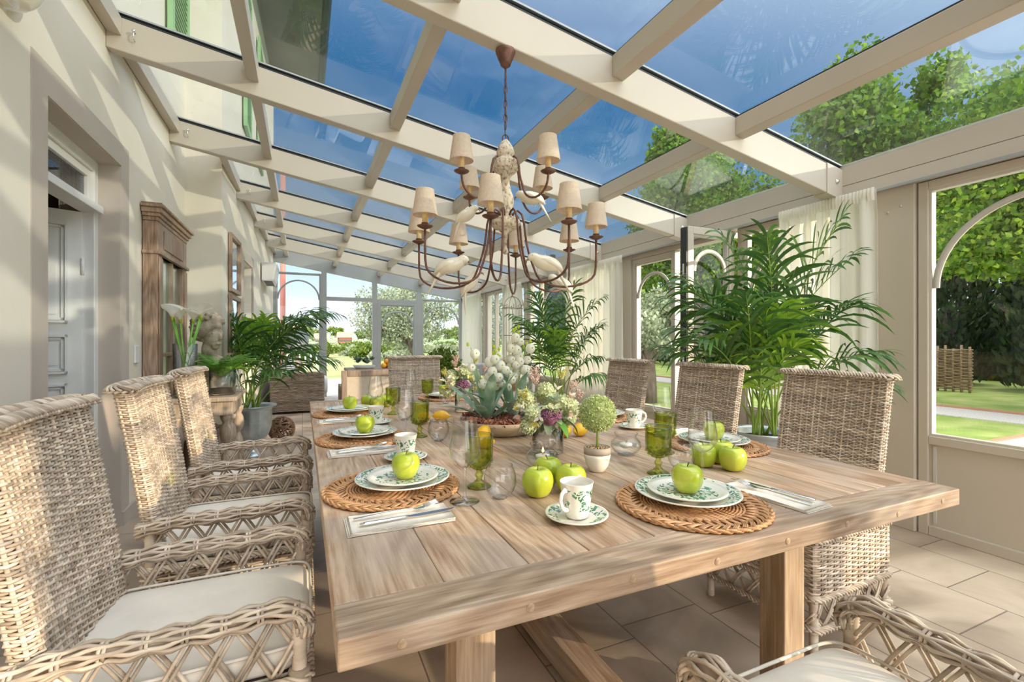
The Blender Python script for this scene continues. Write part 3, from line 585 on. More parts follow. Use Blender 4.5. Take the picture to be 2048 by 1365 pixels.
# --- outside ground
MB().box(-60,3.58,10.6,15.5,-0.16,-0.03).build('patio', M['patio'], smooth=False)['kind'] = 'structure'
MB().box(3.6,6.0,-6,10.6,-0.16,-0.04).build('terrace', M['patio'], smooth=False)['kind'] = 'structure'
g = MB(); g.box(6.0,80,-60,60,-0.3,-0.05); g.box(3.58,6.0,10.6,60,-0.3,-0.05); g.box(3.6,6,-60,-6,-0.3,-0.05); g.build('lawn', M['lawn'], smooth=False)['kind'] = 'structure'
g = MB(); g.box(9.5,10.6,-20,30,-0.2,-0.035).box(6.3,8.3,-6,2.75,-0.2,-0.035); g.build('gravel_path', M['gravel'], smooth=False)['kind'] = 'structure'
g = MB(); g.box(10.6,10.68,-20,30,-0.2,0.0).box(6.24,6.3,-6,2.81,-0.2,-0.015).box(6.24,8.36,2.75,2.81,-0.2,-0.015); g.build('path_edging', M['brick'], smooth=False)['kind'] = 'structure'
MB().box(-80,3.58,15.5,120,-0.3,-0.1).build('meadow', M['meadow'], smooth=False)['kind'] = 'structure'
# far hills beyond the end wall
random.seed(5)
hm = MB(); nx, ny = 60, 10; vs = []
for j in range(ny):
    for i in range(nx):
        x = -60 + 150*i/(nx-1); y = 60 + 90*j/(ny-1)
        z = -0.5 + 3.6*(j/(ny-1))**1.1*(0.75+0.5*mnoise.noise(Vector((x*0.03, y*0.03, 1)))) + 0.7*mnoise.noise(Vector((x*0.25, y*0.25, 4)))
        vs.append((x, y, z))
hm.add(vs, [(j*nx+i, j*nx+i+1, (j+1)*nx+i+1, (j+1)*nx+i) for j in range(ny-1) for i in range(nx-1)])
hm.build('hills', M['hill'])['kind'] = 'structure'
# house above the glass roof: eave, gutter, shutters
ho = MB(); ho.hexa([(-1.35,-4.6,6.35),(0.30,-4.6,6.3),(0.30,10.7,6.3),(-1.35,10.7,6.35),(-1.35,-4.6,6.75),(0.30,-4.6,6.4),(0.30,10.7,6.4),(-1.35,10.7,6.75)])
ho.build('roof_overhang', M['soffit'], smooth=False)['kind'] = 'structure'
gt = MB(); gt.tube([(0.34,-4.6,6.33),(0.34,10.75,6.33)], 0.07, 10); tag(gt.build('gutter', M['dark_metal']), 'dark roof gutter running along the house eave above the glass roof', 'gutter')
def shutter(y, z, lab):
    o = empty('shutter', (wallx(y)+0.02, y, z), label=lab, cat='shutter', group='green shutters on the house wall')
    f = MB(); f.box(0,0.04,0,0.07,0,1.9).box(0,0.04,0.58,0.65,0,1.9).box(0,0.04,0.07,0.58,0,0.09).box(0,0.04,0.07,0.58,1.81,1.9).box(0,0.04,0.07,0.58,0.9,0.98); f.build('shutter_frame', M['shutter'], o, False)
    f = MB()
    for k in range(34):
        zz = 0.1 + 0.05*k
        if 0.86 < zz < 0.98: continue
        f.hexa([(0.004,0.07,zz+0.03),(0.034,0.07,zz),(0.034,0.58,zz),(0.004,0.58,zz+0.03),(0.006,0.07,zz+0.036),(0.036,0.07,zz+0.006),(0.036,0.58,zz+0.006),(0.006,0.58,zz+0.036)])
    f.build('slats', M['shutter'], o, False)
shutter(4.75, 3.75, 'green louvred shutter on the house wall nearest the upper left corner')
shutter(6.7, 3.85, 'green louvred shutter on the house wall above the framed mirrors, left one of the pair')
shutter(8.0, 3.85, 'green louvred shutter on the house wall, right one of the pair towards the red pole')
tag(MB().tube([(-0.42,12.2,-0.1),(-0.42,12.2,5.2)], 0.06, 12).build('pole', M['redpole']), 'tall thin red brown pole standing outside the far corner of the house', 'pole')
# buildings on the hillside
def house(x, y, z, w, d, h, m, lab, nwin=3):
    o = empty('house', (x,y,z), label=lab, cat='house', group=None)
    MB().box(0,w,0,d,-3,h).build('wall', M[m], o, False)
    r = MB(); r.hexa([(-.4,-.4,h),(w+.4,-.4,h),(w+.4,d+.4,h),(-.4,d+.4,h),(-.2,d/2-.1,h+1.1),(w+.2,d/2-.1,h+1.1),(w+.2,d/2+.1,h+1.1),(-.2,d/2+.1,h+1.1)]); r.build('roof', M['roof_tile'], o, False)
    for k in range(nwin): xx = w*(k+0.5)/nwin; MB().box(xx-.35,xx+.35,-0.06,0.02,h*0.45,h*0.75).build('window', M['dark_metal'], o, False)
house(6.4, 96, 0.1, 2.4, 4, 1.5, 'redhouse', 'red terracotta house in the fields beyond the patio')
house(2.4, 103, 0.1, 2.2, 4, 1.3, 'palehouse', 'low pale house just left of the red one in the fields')
house(21.5, 140, 2.0, 3.5, 4, 2.2, 'palehouse', 'small pale villa on the skyline of the far hill', 2)
house(-3.0, 138, 1.8, 4, 4, 2.2, 'redhouse', 'reddish house on the hill ridge behind the left end window', 2)
# ================================================================ vegetation outside
def leafcloud(mb, c, rad, n, size, rnd, squash=0.3, clus=None):
    cl = clus or [(Vector((0,0,0)), 1.0)]
    for _ in range(n):
        cc, cr_ = rnd.choice(cl)
        v = Vector((rnd.gauss(0,1), rnd.gauss(0,1), rnd.gauss(0,1))).normalized() * (rnd.random() ** squash)
        p = Vector(c) + Vector((v.x*cr_*rad[0] + cc.x, v.y*cr_*rad[1] + cc.y, v.z*cr_*rad[2] + cc.z))
        a = Vector((rnd.gauss(0,1), rnd.gauss(0,1), rnd.gauss(0,.6))).normalized(); b = a.orthogonal().normalized()
        b.rotate(Matrix.Rotation(rnd.random()*6.28, 3, a)); s_ = size*(0.7+0.6*rnd.random()); w_ = s_*(0.42)
        cdir = a.cross(b)
        lift = a*s_*0.12
        mb.add([tuple(p), tuple(p+b*s_*0.42+cdir*w_*0.85+lift), tuple(p+b*s_), tuple(p+b*s_*0.42-cdir*w_*0.85+lift)], [(0,1,2),(0,2,3)])
def tree(name, loc, rad, n, size, m, lab, cat='tree', seed=1, trunk=1.5, ncl=16, group=None, lean=0.0, tr=0.16, narrow=False):
    rnd = random.Random(seed)
    o = empty(name, loc, label=lab, cat=cat, group=group)
    cl = []
    for _ in range(ncl):
        v = Vector((rnd.gauss(0,1), rnd.gauss(0,1), rnd.gauss(0,1))).normalized()*rnd.uniform(0.35,0.78)
        cl.append((Vector((v.x*rad[0], v.y*rad[1], v.z*rad[2])), rnd.uniform(0.22,0.42) if ncl < 50 else rnd.uniform(0.13,0.26)))
    mb = MB(); 
    if narrow:   # closely clothed column down to the ground
        for _ in range(n):
            t = rnd.random()**0.85; a_ = rnd.random()*6.283; rr = (rad[0]*(1-t)**0.55*min(1, 0.75+t))*(0.72+0.3*rnd.random()); p = Vector((rr*cos(a_), rr*sin(a_), 0.02+t*rad[2]*2))
            d_ = Vector((cos(a_)*0.4+rnd.gauss(0,.3), sin(a_)*0.4+rnd.gauss(0,.3), 1)).normalized(); b_ = d_.orthogonal().normalized(); b_.rotate(Matrix.Rotation(rnd.random()*6.28, 3, d_)); s_ = size*(0.7+0.6*rnd.random())
            mb.add([tuple(p), tuple(p+d_*s_*0.5+b_*s_*0.25), tuple(p+d_*s_), tuple(p+d_*s_*0.5-b_*s_*0.25)], [(0,1,2,3)])
    else: leafcloud(mb, (lean,0,trunk+rad[2]*0.8), rad, n, size, rnd, 0.4, cl)
    mb.build('foliage', m, o)
    tb = MB(); top = Vector((lean,0,trunk+rad[2]*0.7))
    tb.tube([(0,0,-0.1),(lean*0.25+0.05,0.04,trunk*0.5),(lean*0.7,0,trunk),tuple(top)], [tr*1.25,tr,tr*0.8,tr*0.2], 8)
    for k in range(7):
        c_, _r = cl[k % ncl]; s0 = Vector((lean*0.7,0,trunk*(0.8+0.05*k))); e0 = Vector((lean,0,trunk+rad[2]*0.8)) + c_
        tb.tube([tuple(s0), tuple(s0.lerp(e0,0.5)+Vector((0,0,0.15))), tuple(e0)], [tr*0.5,tr*0.3,tr*0.1], 6)
    tb.build('trunk', M['bark'], o); return o
tree('linden_tree', (11.3,2.6,0), (3.6,3.0,2.7), 75000, 0.095, M['linden'], 'bright green leafy tree hanging over the lawn outside the right hand window', seed=3, trunk=1.6, ncl=80, group=None)
tree('linden_tree', (9.4,9.2,0), (2.6,2.6,2.5), 42000, 0.10, M['linden'], 'bright green tree rising above the open garden door and roof panes', seed=7, trunk=2.0, ncl=40)
tree('linden_tree', (13.6,7.2,0), (2.3,2.3,2.6), 16000, 0.15, M['linden'], 'tall tree crown behind the roof glass in the upper right corner', seed=9, trunk=4.4, ncl=26)
tree('linden_tree', (14.2,13.8,0), (2.4,2.4,2.6), 12000, 0.2, M['linden'], 'green tree further back, crown between the roof panes above the door', seed=11, trunk=5.4, ncl=22)
tree('olive_tree', (6.2,7.3,0), (1.1,1.1,0.8), 7000, 0.07, M['olive'], 'silvery olive tree seen through the arched garden door leaf', seed=21, trunk=0.75, ncl=18, tr=0.12)
tree('olive_tree', (4.0,16.4,0), (1.9,1.5,1.5), 12000, 0.085, M['olive'], 'large leaning olive tree beyond the end window nearest the corner', seed=23, trunk=0.9, ncl=34, lean=-0.7, tr=0.2)
tree('olive_tree', (6.6,17.6,0), (1.8,1.6,1.6), 11000, 0.09, M['olive'], 'olive tree with thick dark trunk behind the far curtain', seed=25, trunk=0.9, ncl=22, lean=0.4, tr=0.2)
tree('olive_tree', (9.6,13.6,0), (1.4,1.4,1.3), 7000, 0.09, M['olive'], 'pale olive tree outside the side windows behind the bird cage', seed=27, trunk=1.0, ncl=18, tr=0.13)
rnd = random.Random(40)
for k in range(14):
    y = -3.0 + 2.55*k; x = 16.2 + rnd.uniform(-0.4,0.6); h = rnd.uniform(5.5,7.5)
    tree('cypress', (x,y,0), (1.3,1.3,h/2), 9000, 0.22, M['cypress'], 'dark evergreen cypress in the tall row behind the lawn', seed=60+k, trunk=0.4, ncl=8, group='cypress row behind the lawn', tr=0.12, narrow=True)
rf = random.Random(77); spots = []
def spot(y0, y1, f0, f1, r):
    for _ in range(400):
        y = rf.uniform(y0, y1); x = y*rf.uniform(f0, f1)
        if all((x-a)**2 + (y-b)**2 > (r+c)**2 for a, b, c in spots): break
    spots.append((x, y, r)); return x, y
for k in range(34):
    s_ = rf.uniform(0.8, 1.4); x, y = spot(24, 62, -0.10, 0.42, s_*1.45) if k < 26 else spot(34, 62, -0.02, 0.14, s_*1.45)
    if 0.03 < x/y < 0.17 and y < 34: s_ *= 0.55
    tree('field_tree', (x,y,-0.35), (s_*1.4,s_*1.4,s_*0.55), 2200, 0.20, M['olive'] if k % 3 else M['shrub'], 'round bushy tree in the fields between patio and hills', seed=90+k, trunk=0.1, ncl=14, group='bushy trees in the far fields', tr=0.08)
for k in range(16):
    s_ = rf.uniform(1.3, 2.2); x, y = spot(104, 140, -0.05, 0.32, s_*1.55)
    tree('hill_tree', (x,y,0.3+(y-85)*0.03), (s_*1.5,s_*1.5,s_*0.8), 900, 0.5, M['shrub'], 'distant tree on the low wooded hills', seed=190+k, trunk=0.2, ncl=10, group='distant trees on the hills', tr=0.1)
hg_ = empty('hedge', (19.4,12.0,0), label='long dark hedge closing the garden behind the cypress row', cat='hedge')
hm_ = MB(); hm_.box(-0.45,0.45,-19,19,-0.1,2.1); rh = random.Random(8)
for _ in range(26000):
    p = Vector((-0.5+rh.uniform(-.12,.12), rh.uniform(-19,19), rh.uniform(0,2.35))); d_ = Vector((rh.gauss(-.5,.5), rh.gauss(0,.5), 0.8)).normalized(); b_ = d_.orthogonal().normalized(); b_.rotate(Matrix.Rotation(rh.random()*6.28, 3, d_)); hm_.add([tuple(p), tuple(p+d_*0.09+b_*0.045), tuple(p+d_*0.18), tuple(p+d_*0.09-b_*0.045)], [(0,1,2,3)])
hm_.build('foliage', M['cypress'], hg_)
wf = MB()
for k in range(25): yy = 5.6+0.15*k; wf.box(14.03,14.07,yy-0.018,yy+0.018,-0.05,1.02+0.05*sin(k*2.3))
for k in range(26):
    zz = 0.02+0.037*k; wf.tube([(14.05+0.035*(1 if (q+k) % 2 else -1), 5.55+0.15*q, zz+0.004*sin(q*1.7+k)) for q in range(26)], 0.016, 5)
tag(wf.build('wattle_fence', M['wattle']), 'brown woven wattle fence at the back of the lawn under the cypresses', 'fence')
# picket posts left behind the patio
pf = empty('garden_fence', (0,0,0), label='white slim picket fence beyond the patio left of the doorway', cat='fence')
for k in range(9): MB().box(-0.9+0.16*k,-0.86+0.16*k,15.7,15.73,-0.1,0.75).build('picket', M['white'], pf, False)
MB().box(-0.95,0.5,15.73,15.75,0.1,0.14).build('rail', M['white'], pf, False)
# ================================================================ DINING TABLE
TX0, TX1, TY0, TY1, TZ = 0.044, 1.69, 0.695, 3.49, 0.76
tb = empty('dining_table', (0.867, 2.09, 0), label='long limed oak dining table with thick end boards laid for eight', cat='table')
def rel(o): return (TX0-0.867, TX1-0.867, TY0-2.09, TY1-2.09)
x0, x1, y0, y1 = rel(0); th_ = 0.044; ew = 0.098
m = MB(); nb = 10; pw = (x1-x0)/nb; rnd = random.Random(2); xs = [x0]
for i in range(nb-1): xs.append(x0 + (i+1)*pw + rnd.uniform(-0.018, 0.018))
xs.append(x1)
for i in range(nb): m.box(xs[i]+0.0007, xs[i+1]-0.0007, y0+ew+0.0008, y1-ew-0.0008, TZ-th_, TZ - (0.0006 if i % 2 else 0))
m.build('tabletop', M['table_y'], tb, False, bevel=0.0016, bseg=1)
for a in (y0, y1-ew):
    MB().box(x0, x1, a, a+ew, TZ-th_-0.001, TZ+0.0005).build('end_board', M['table_x'], tb, False, bevel=0.003, bseg=2)
for k in range(8):
    px = x0 + 0.09 + (x1-x0-0.18)*k/7
    MB().lathe([(0,0),(0.0080,0),(0.0078,0.0005),(0,0.0006)], 14).build('wooden_plug', M['table_z'], tb, loc=(px, y0-0.0002, TZ-0.022+0.004*((k*7)%3-1)), rot=(R(90),0,0))
for sx in (-1, 1):
    for sy in (-1, 1):
        cx, cy = sx*0.52, (TY0+0.318-2.09) if sy < 0 else (TY1-0.318-2.09)
        MB().box(cx-0.046, cx+0.046, cy-0.044, cy+0.044, 0.10, TZ-th_-0.045).build('leg', M['table_z'], tb, False, bevel=0.004)
for cy in (TY0+0.318-2.09, TY1-0.318-2.09):
    MB().box(-0.62, 0.62, cy-0.045, cy+0.045, 0.0, 0.10).build('foot_beam', M['table_x'], tb, False, bevel=0.005)
    MB().box(-0.66, 0.66, cy-0.04, cy+0.04, TZ-th_-0.046, TZ-th_-0.001).build('cross_beam', M['table_x'], tb, False, bevel=0.004)
MB().box(-0.05, 0.05, TY0+0.36-2.09, TY1-0.36-2.09, 0.012, 0.11).build('stretcher', M['table_y'], tb, False, bevel=0.004)

# ================================================================ WICKER CHAIRS
def weave_loop(mb, outline, rows, z0, dz, amp, r, xf, stakes, n=4, jit=0.0, seed=1):
    """rows of strands woven in and out round a closed outline; xf maps (x, y, z) to chair space"""
    rnd = random.Random(seed)
    # resample outline to 2*stakes points
    P = outline; k = len(P); Ls = [0]
    for i in range(k): Ls.append(Ls[-1] + (Vector(P[(i+1) % k]) - Vector(P[i])).length)
    tot = Ls[-1]; res = []; N_ = stakes*2
    for q in range(N_):
        s_ = tot*q/N_; i = 0
        while Ls[i+1] < s_: i += 1
        t = (s_-Ls[i])/(Ls[i+1]-Ls[i]); a = Vector(P[i]); b = Vector(P[(i+1) % k]); p = a.lerp(b, t)
        d = (b-a).normalized(); res.append((p, Vector((d.y, -d.x))))
    for row in range(rows):
        z = z0 + dz*row; ph = row % 2; zz = z; off = rnd.uniform(-jit, jit)
        pts = []
        for q in range(N_):
            s_ = 1 if (q//2 + ph) % 2 == 0 else -1
            o_ = amp*s_ if q % 2 == 0 else 0
            p, nn = res[q]
            pts.append(xf(p.x + nn.x*o_, p.y + nn.y*o_, zz + off + rnd.uniform(-jit, jit)*0.5))
        mb.tube(pts, r, n, closed=True)
    return res
def bundle(mb, path, w, h, n, r, seed, bulge=0.22, wl=0.075, twist=0.5, sides=5):
    """rail of near parallel canes swelling and narrowing, tied at the narrow places"""
    rnd = random.Random(seed); P = [Vector(p) for p in path]; Ls = [0]
    for a, b in zip(P[:-1], P[1:]): Ls.append(Ls[-1] + (b-a).length)
    tot = Ls[-1]; K = max(10, int(tot/0.011)); pts = []; T = []
    for q in range(K+1):
        s_ = tot*q/K; i = 0
        while i < len(P)-2 and Ls[i+1] < s_: i += 1
        t = (s_-Ls[i])/(Ls[i+1]-Ls[i]); pts.append(P[i].lerp(P[i+1], t))
    for q in range(K+1): T.append((pts[min(K, q+1)] - pts[max(0, q-1)]).normalized())
    for _ in range(2):
        pts = [pts[0]] + [(pts[i-1] + pts[i]*2 + pts[i+1])/4 for i in range(1, K)] + [pts[-1]]
    for j in range(n):
        a0 = 2*PI*j/n; sw = rnd.uniform(-0.4, 0.4); line = []
        for q in range(K+1):
            s_ = tot*q/K; f = 1 + bulge*cos(2*PI*s_/wl)
            a = a0 + twist*sin(2*PI*s_/(wl*2) + (PI if j % 2 else 0)) + sw*s_
            side = T[q].cross(Vector((0,0,1)));
            if side.length < 0.2: side = Vector((0,1,0))
            side.normalize(); up = side.cross(T[q]).normalized()
            line.append(pts[q] + side*w*0.5*f*cos(a) + up*h*0.5*f*sin(a))
        mb.tube(line, r, sides)
    mb.tube(pts, min(w, h)*0.33, 6)
    nb = int(tot/wl)
    for k in range(nb):
        s_ = wl*(k+0.5); q = min(K-1, int(s_/tot*K))
        side = T[q].cross(Vector((0,0,1)))
        if side.length < 0.2: side = Vector((0,1,0))
        side.normalize(); up = side.cross(T[q]).normalized()
        for dd in (-0.004, 0.004):
            ring = [pts[q] + T[q]*dd + side*w*0.5*0.86*cos(2*PI*i/12) + up*h*0.5*0.86*sin(2*PI*i/12) for i in range(12)]
            mb.tube(ring, r*0.9, 4, closed=True)
def rrect(x0, x1, y0, y1, r, n=4):
    out = []
    for (cx, cy, a0) in ((x1-r, y1-r, 0), (x0+r, y1-r, 90), (x0+r, y0+r, 180), (x1-r, y0+r, 270)):
        for i in range(n+1): a = R(a0 + 90*i/n); out.append((cx+r*cos(a), cy+r*sin(a)))
    return out[::-1]
def braid_rim(mb, line, r, w, seed, step=0.02):
    """plaited border along a line: slanted loops lying one on the next"""
    P = [Vector(p) for p in line]; Ls = [0]
    for a, b in zip(P[:-1], P[1:]): Ls.append(Ls[-1] + (b-a).length)
    tot = Ls[-1]; K = int(tot/step)
    def at(s_):
        s_ = s_ % tot; i = 0
        while i < len(P)-2 and Ls[i+1] < s_: i += 1
        t = (s_-Ls[i])/max(1e-6, Ls[i+1]-Ls[i]); return P[i].lerp(P[i+1], t), (P[i+1]-P[i]).normalized()
    for k in range(K):
        pts = []
        for q in range(7):
            t = q/6; p, d = at(k*step + t*step*3.4); side = d.cross(Vector((0,0,1))).normalized()
            lift = sin(PI*t)
            pts.append(p + side*w*(t*2-1)*0.5 + Vector((0,0,1))*(lift*w*0.42))
        mb.tube(pts, r, 5)
        pts = []
        for q in range(6):
            t = q/5; p, d = at(k*step + step*0.5 + t*step*2.6); side = d.cross(Vector((0,0,1))).normalized()
            pts.append(p + side*w*(1-t*2)*0.55 + Vector((0,0,1))*(-w*0.18 + sin(PI*t)*w*0.15))
        mb.tube(pts, r, 5)
def wrapped_post(mb, p0, p1, r, pitch=0.007):
    a, b = Vector(p0), Vector(p1); n = int((b-a).length/pitch*2); pts = [a.lerp(b, i/n) for i in range(n+1)]
    mb.tube(pts, [r*(1.0 if i % 2 else 0.86) for i in range(n+1)], 9)
def lattice(mb, A, B, zt0, zt1, zb0, zb1, n, r=0.0045, seed=0, slant=1.2):
    """crossed pairs of canes between an upper and a lower rail, A and B the end points in plan"""
    A, B = Vector((A[0], A[1], 0)), Vector((B[0], B[1], 0)); d = (B-A); L_ = d.length; side = Vector((-d.y, d.x, 0)).normalized()
    for k in range(-1, n+1):
        for dirn in (1, -1):
            for s_ in (-1, 1):
                u0 = (k+0.5)/n + s_*0.0065/L_; u1 = u0 + dirn*slant/n
                c0, c1 = u0, u1
                # clip to 0..1
                t0, t1 = 0.0, 1.0
                if c0 < 0 or c0 > 1 or c1 < 0 or c1 > 1:
                    lim = 0 if min(c0, c1) < 0 else 1
                    tt = (lim-c0)/(c1-c0)
                    if 0 < tt < 1:
                        if c0 < 0 or c0 > 1: t0 = tt
                        else: t1 = tt
                    else: continue
                if t1-t0 < 0.15: continue
                pts = []
                for q in range(5):
                    t = t0 + (t1-t0)*q/4; u = c0 + (c1-c0)*t
                    zt = zt0 + (zt1-zt0)*u; zl = zb0 + (zb1-zb0)*u
                    bow = 0.008*sin(PI*t)*dirn
                    pts.append(A + d*u + side*bow + Vector((0,0,zt + (zl-zt)*t)))
                mb.tube(pts, r, 5)
def make_chair():
    """faces +x; front legs at x = 0.27, back top at x = -0.29"""
    root = empty('dining_chair', (0,0,0), label='wicker chair', cat='chair')
    HW = 0.235                                  # half width to the centre of the arms
    # backrest: closed woven shell, leaning back
    def bx(x, y, z):
        t = (z-0.52)/0.52; lean = -0.075*t - 0.012*t*t
        return (x + lean - 0.045*(1-(y/0.23)**2)*0.5, y*(1+0.02*t), z)
    ol = rrect(-0.215, -0.170, -0.228, 0.228, 0.021, 3)
    b = MB(); res = weave_loop(b, ol, 74, 0.50, 0.0070, 0.0050, 0.0037, bx, 36, n=4, jit=0.0006, seed=3)
    bk = b.build('backrest', M['rattan'], root)
    s_ = MB()
    for q in range(0, len(res), 2):
        p, nn = res[q]; s_.tube([bx(p.x, p.y, z) for z in (0.44, 0.62, 0.8, 0.92, 1.015)], 0.0046, 5)
    s_.build('stakes', M['rattan'], bk)
    s_ = MB(); ol2 = [(x, -0.224+0.448*i/16) for x, r_ in ((-0.173, range(17)), (-0.212, range(16,-1,-1))) for i in r_]
    vs = [bx(x, y, z) for z in (0.50, 0.62, 0.74, 0.86, 1.01) for (x, y) in [( (x-(-0.1925))*0.72-0.1925, y*0.985) for x, y in ol2]]
    k = len(ol2); s_.add(vs, [(i*k+j, i*k+(j+1) % k, (i+1)*k+(j+1) % k, (i+1)*k+j) for i in range(4) for j in range(k)])
    s_.build('inner_core', M['rattan_dark'], bk)
    s_ = MB(); rim = [bx(x, y, 1.018) for x, y in [(-0.163, -0.215+0.43*i/14) for i in range(15)] + [(-0.192+0.029*math.cos(R(a)), 0.217+0.024*math.sin(R(a))) for a in (30,60,90,120,150)] + [(-0.222, 0.215-0.43*i/14) for i in range(15)] + [(-0.192+0.029*math.cos(R(a)), -0.217+0.024*math.sin(R(a))) for a in (210,240,270,300,330)]]; rim.append(rim[0])
    braid_rim(s_, rim, 0.0046, 0.032, 5, 0.0135)
    vs = [bx(x, -0.226+0.452*i/16, 1.02) for i in range(17) for x in (-0.213, -0.172)]; s_.add(vs, [(2*i, 2*i+1, 2*i+3, 2*i+2) for i in range(16)])
    s_.build('braided_rim', M['rattan'], bk)
    # legs
    for sy in (-1, 1):
        l = MB(); wrapped_post(l, (0.262, sy*HW, 0.0), (0.262, sy*HW, 0.59), 0.0165)
        for z in (0.105, 0.22, 0.44):
            l.lathe([(0.017,-0.012),(0.0235,-0.008),(0.0235,0.008),(0.017,0.012)], 10, (0.262, sy*HW, z))
        l.build('leg', M['rattan'], root)
        l = MB(); wrapped_post(l, (-0.205, sy*HW, 0.0), (-0.20, sy*HW, 0.56), 0.0165); l.build('leg', M['rattan'], root)
    # woven apron
    ap = MB(); ol = rrect(-0.222, 0.278, -0.252, 0.252, 0.02, 3)
    res = weave_loop(ap, ol, 22, 0.228, 0.0088, 0.0052, 0.0046, lambda x, y, z: (x, y, z), 50, n=4, jit=0.0008, seed=9)
    for q in range(0, len(res), 2):
        p, nn = res[q]; ap.tube([(p.x, p.y, 0.215), (p.x, p.y, 0.43)], 0.0042, 4)
    apo = ap.build('woven_apron', M['rattan'], root)
    bd = MB(); o1 = [(x, y, 0.43) for x, y in ol]; o1.append(o1[0]); braid_rim(bd, o1, 0.0046, 0.024, 4, 0.017)
    bd.build('upper_border', M['rattan'], apo); bd = MB()
    o1 = [(x, y, 0.214) for x, y in ol]; o1.append(o1[0]); braid_rim(bd, o1, 0.0046, 0.024, 4, 0.017)
    bd.build('lower_border', M['rattan'], apo)
    lw = MB(); e_ = 0.245
    for (A, B) in (((-0.21,-e_),(0.265,-e_)),((-0.21,e_),(0.265,e_)),((0.27,-e_),(0.27,e_)),((-0.212,-e_),(-0.212,e_))): lattice(lw, A, B, 0.212, 0.212, 0.105, 0.105, 6, 0.0042, slant=1.0)
    low = [(x, y, 0.10) for x, y in rrect(-0.222, 0.28, -0.255, 0.255, 0.02, 3)]; low.append(low[0])
    braid_rim(lw, low, 0.0045, 0.024, 4, 0.018); lw.build('base_lattice', M['rattan'], root)
    # seat deck
    MB().box(-0.2, 0.262, -0.232, 0.232, 0.405, 0.425).build('seat_deck', M['rattan_dark'], root, False)
    # arms
    for sy in (-1, 1):
        y = sy*HW; path = [(-0.235, y, 0.560), (-0.12, y*1.01, 0.578), (0.0, y*1.02, 0.578), (0.12, y*1.02, 0.580), (0.215, y*1.01, 0.589), (0.258, y, 0.580), (0.276, y, 0.555), (0.272, y, 0.525)]
        a = MB(); bundle(a, path, 0.050, 0.038, 14, 0.0045, 7+sy, bulge=0.17, wl=0.066, twist=0.2); ar = a.build('armrest', M['rattan'], root)
        a = MB(); lattice(a, (-0.20, y), (0.25, y), 0.562, 0.572, 0.44, 0.44, 6, 0.0042, slant=1.0)
        a.build('arm_lattice', M['rattan'], ar)
    a = MB(); lattice(a, (-0.195, -0.215), (-0.195, 0.215), 0.51, 0.51, 0.43, 0.43, 9, 0.0045, slant=1.5); a.build('back_lattice', M['rattan'], root)
    # cushion
    cu = MB(); na, nb_ = 48, 14; a_, b_, h_ = 0.252, 0.222, 0.036; vs = []
    def sp(v, e): return math.copysign(abs(v)**e, v)
    for i in range(nb_+1):
        v = -PI/2 + PI*i/nb_
        for j in range(na):
            u = 2*PI*j/na; cv = sp(cos(v), 0.22); vs.append((0.035 + a_*cv*sp(cos(u), 0.22), b_*cv*sp(sin(u), 0.22), 0.462 + h_*sp(sin(v), 0.55)*(1+0.12*(1-cv)) ))
    cu.add(vs, [(i*na+j, i*na+(j+1) % na, (i+1)*na+(j+1) % na, (i+1)*na+j) for i in range(nb_) for j in range(na)])
    co = cu.build('seat_cushion', M['cushion'], root)
    pp = MB()
    for zz in (0.462+0.030, 0.462-0.030):
        pp.tube([(0.035 + (a_+0.001)*sp(cos(2*PI*j/64), 0.22), (b_+0.001)*sp(sin(2*PI*j/64), 0.22), zz) for j in range(64)], 0.0038, 6, closed=True)
    pp.build('piping', M['cushion'], co)
    return root
CH = Proto(make_chair())
G_ch = None
CH.put((-0.268, 1.385, 0), 0, 'pale wicker armchair with white seat cushion, nearest on the left side of the table')
CH.put((-0.252, 2.11, 0), 0, 'pale wicker armchair second from the front on the left side of the table')
CH.put((-0.245, 2.84, 0), 0, 'pale wicker armchair third on the left side, in front of the console and zinc urn')
CH.put((1.995, 1.385, 0), PI+0.03, 'wicker armchair nearest on the right side, standing by the plain post and curtain')
CH.put((2.005, 2.13, 0), PI+0.02, 'wicker armchair in the middle of the right side, before the open garden door')
CH.put((2.02, 2.94, 0), PI, 'wicker armchair last on the right side, in front of the wide white curtain')
CH.put((0.93, 3.99, 0), -PI/2, 'wicker armchair at the far head of the table, back to the end windows')
CH.put((0.905, 0.40, 0), PI/2, 'wicker armchair at the near end of the table, only arms and cushion tip in view')

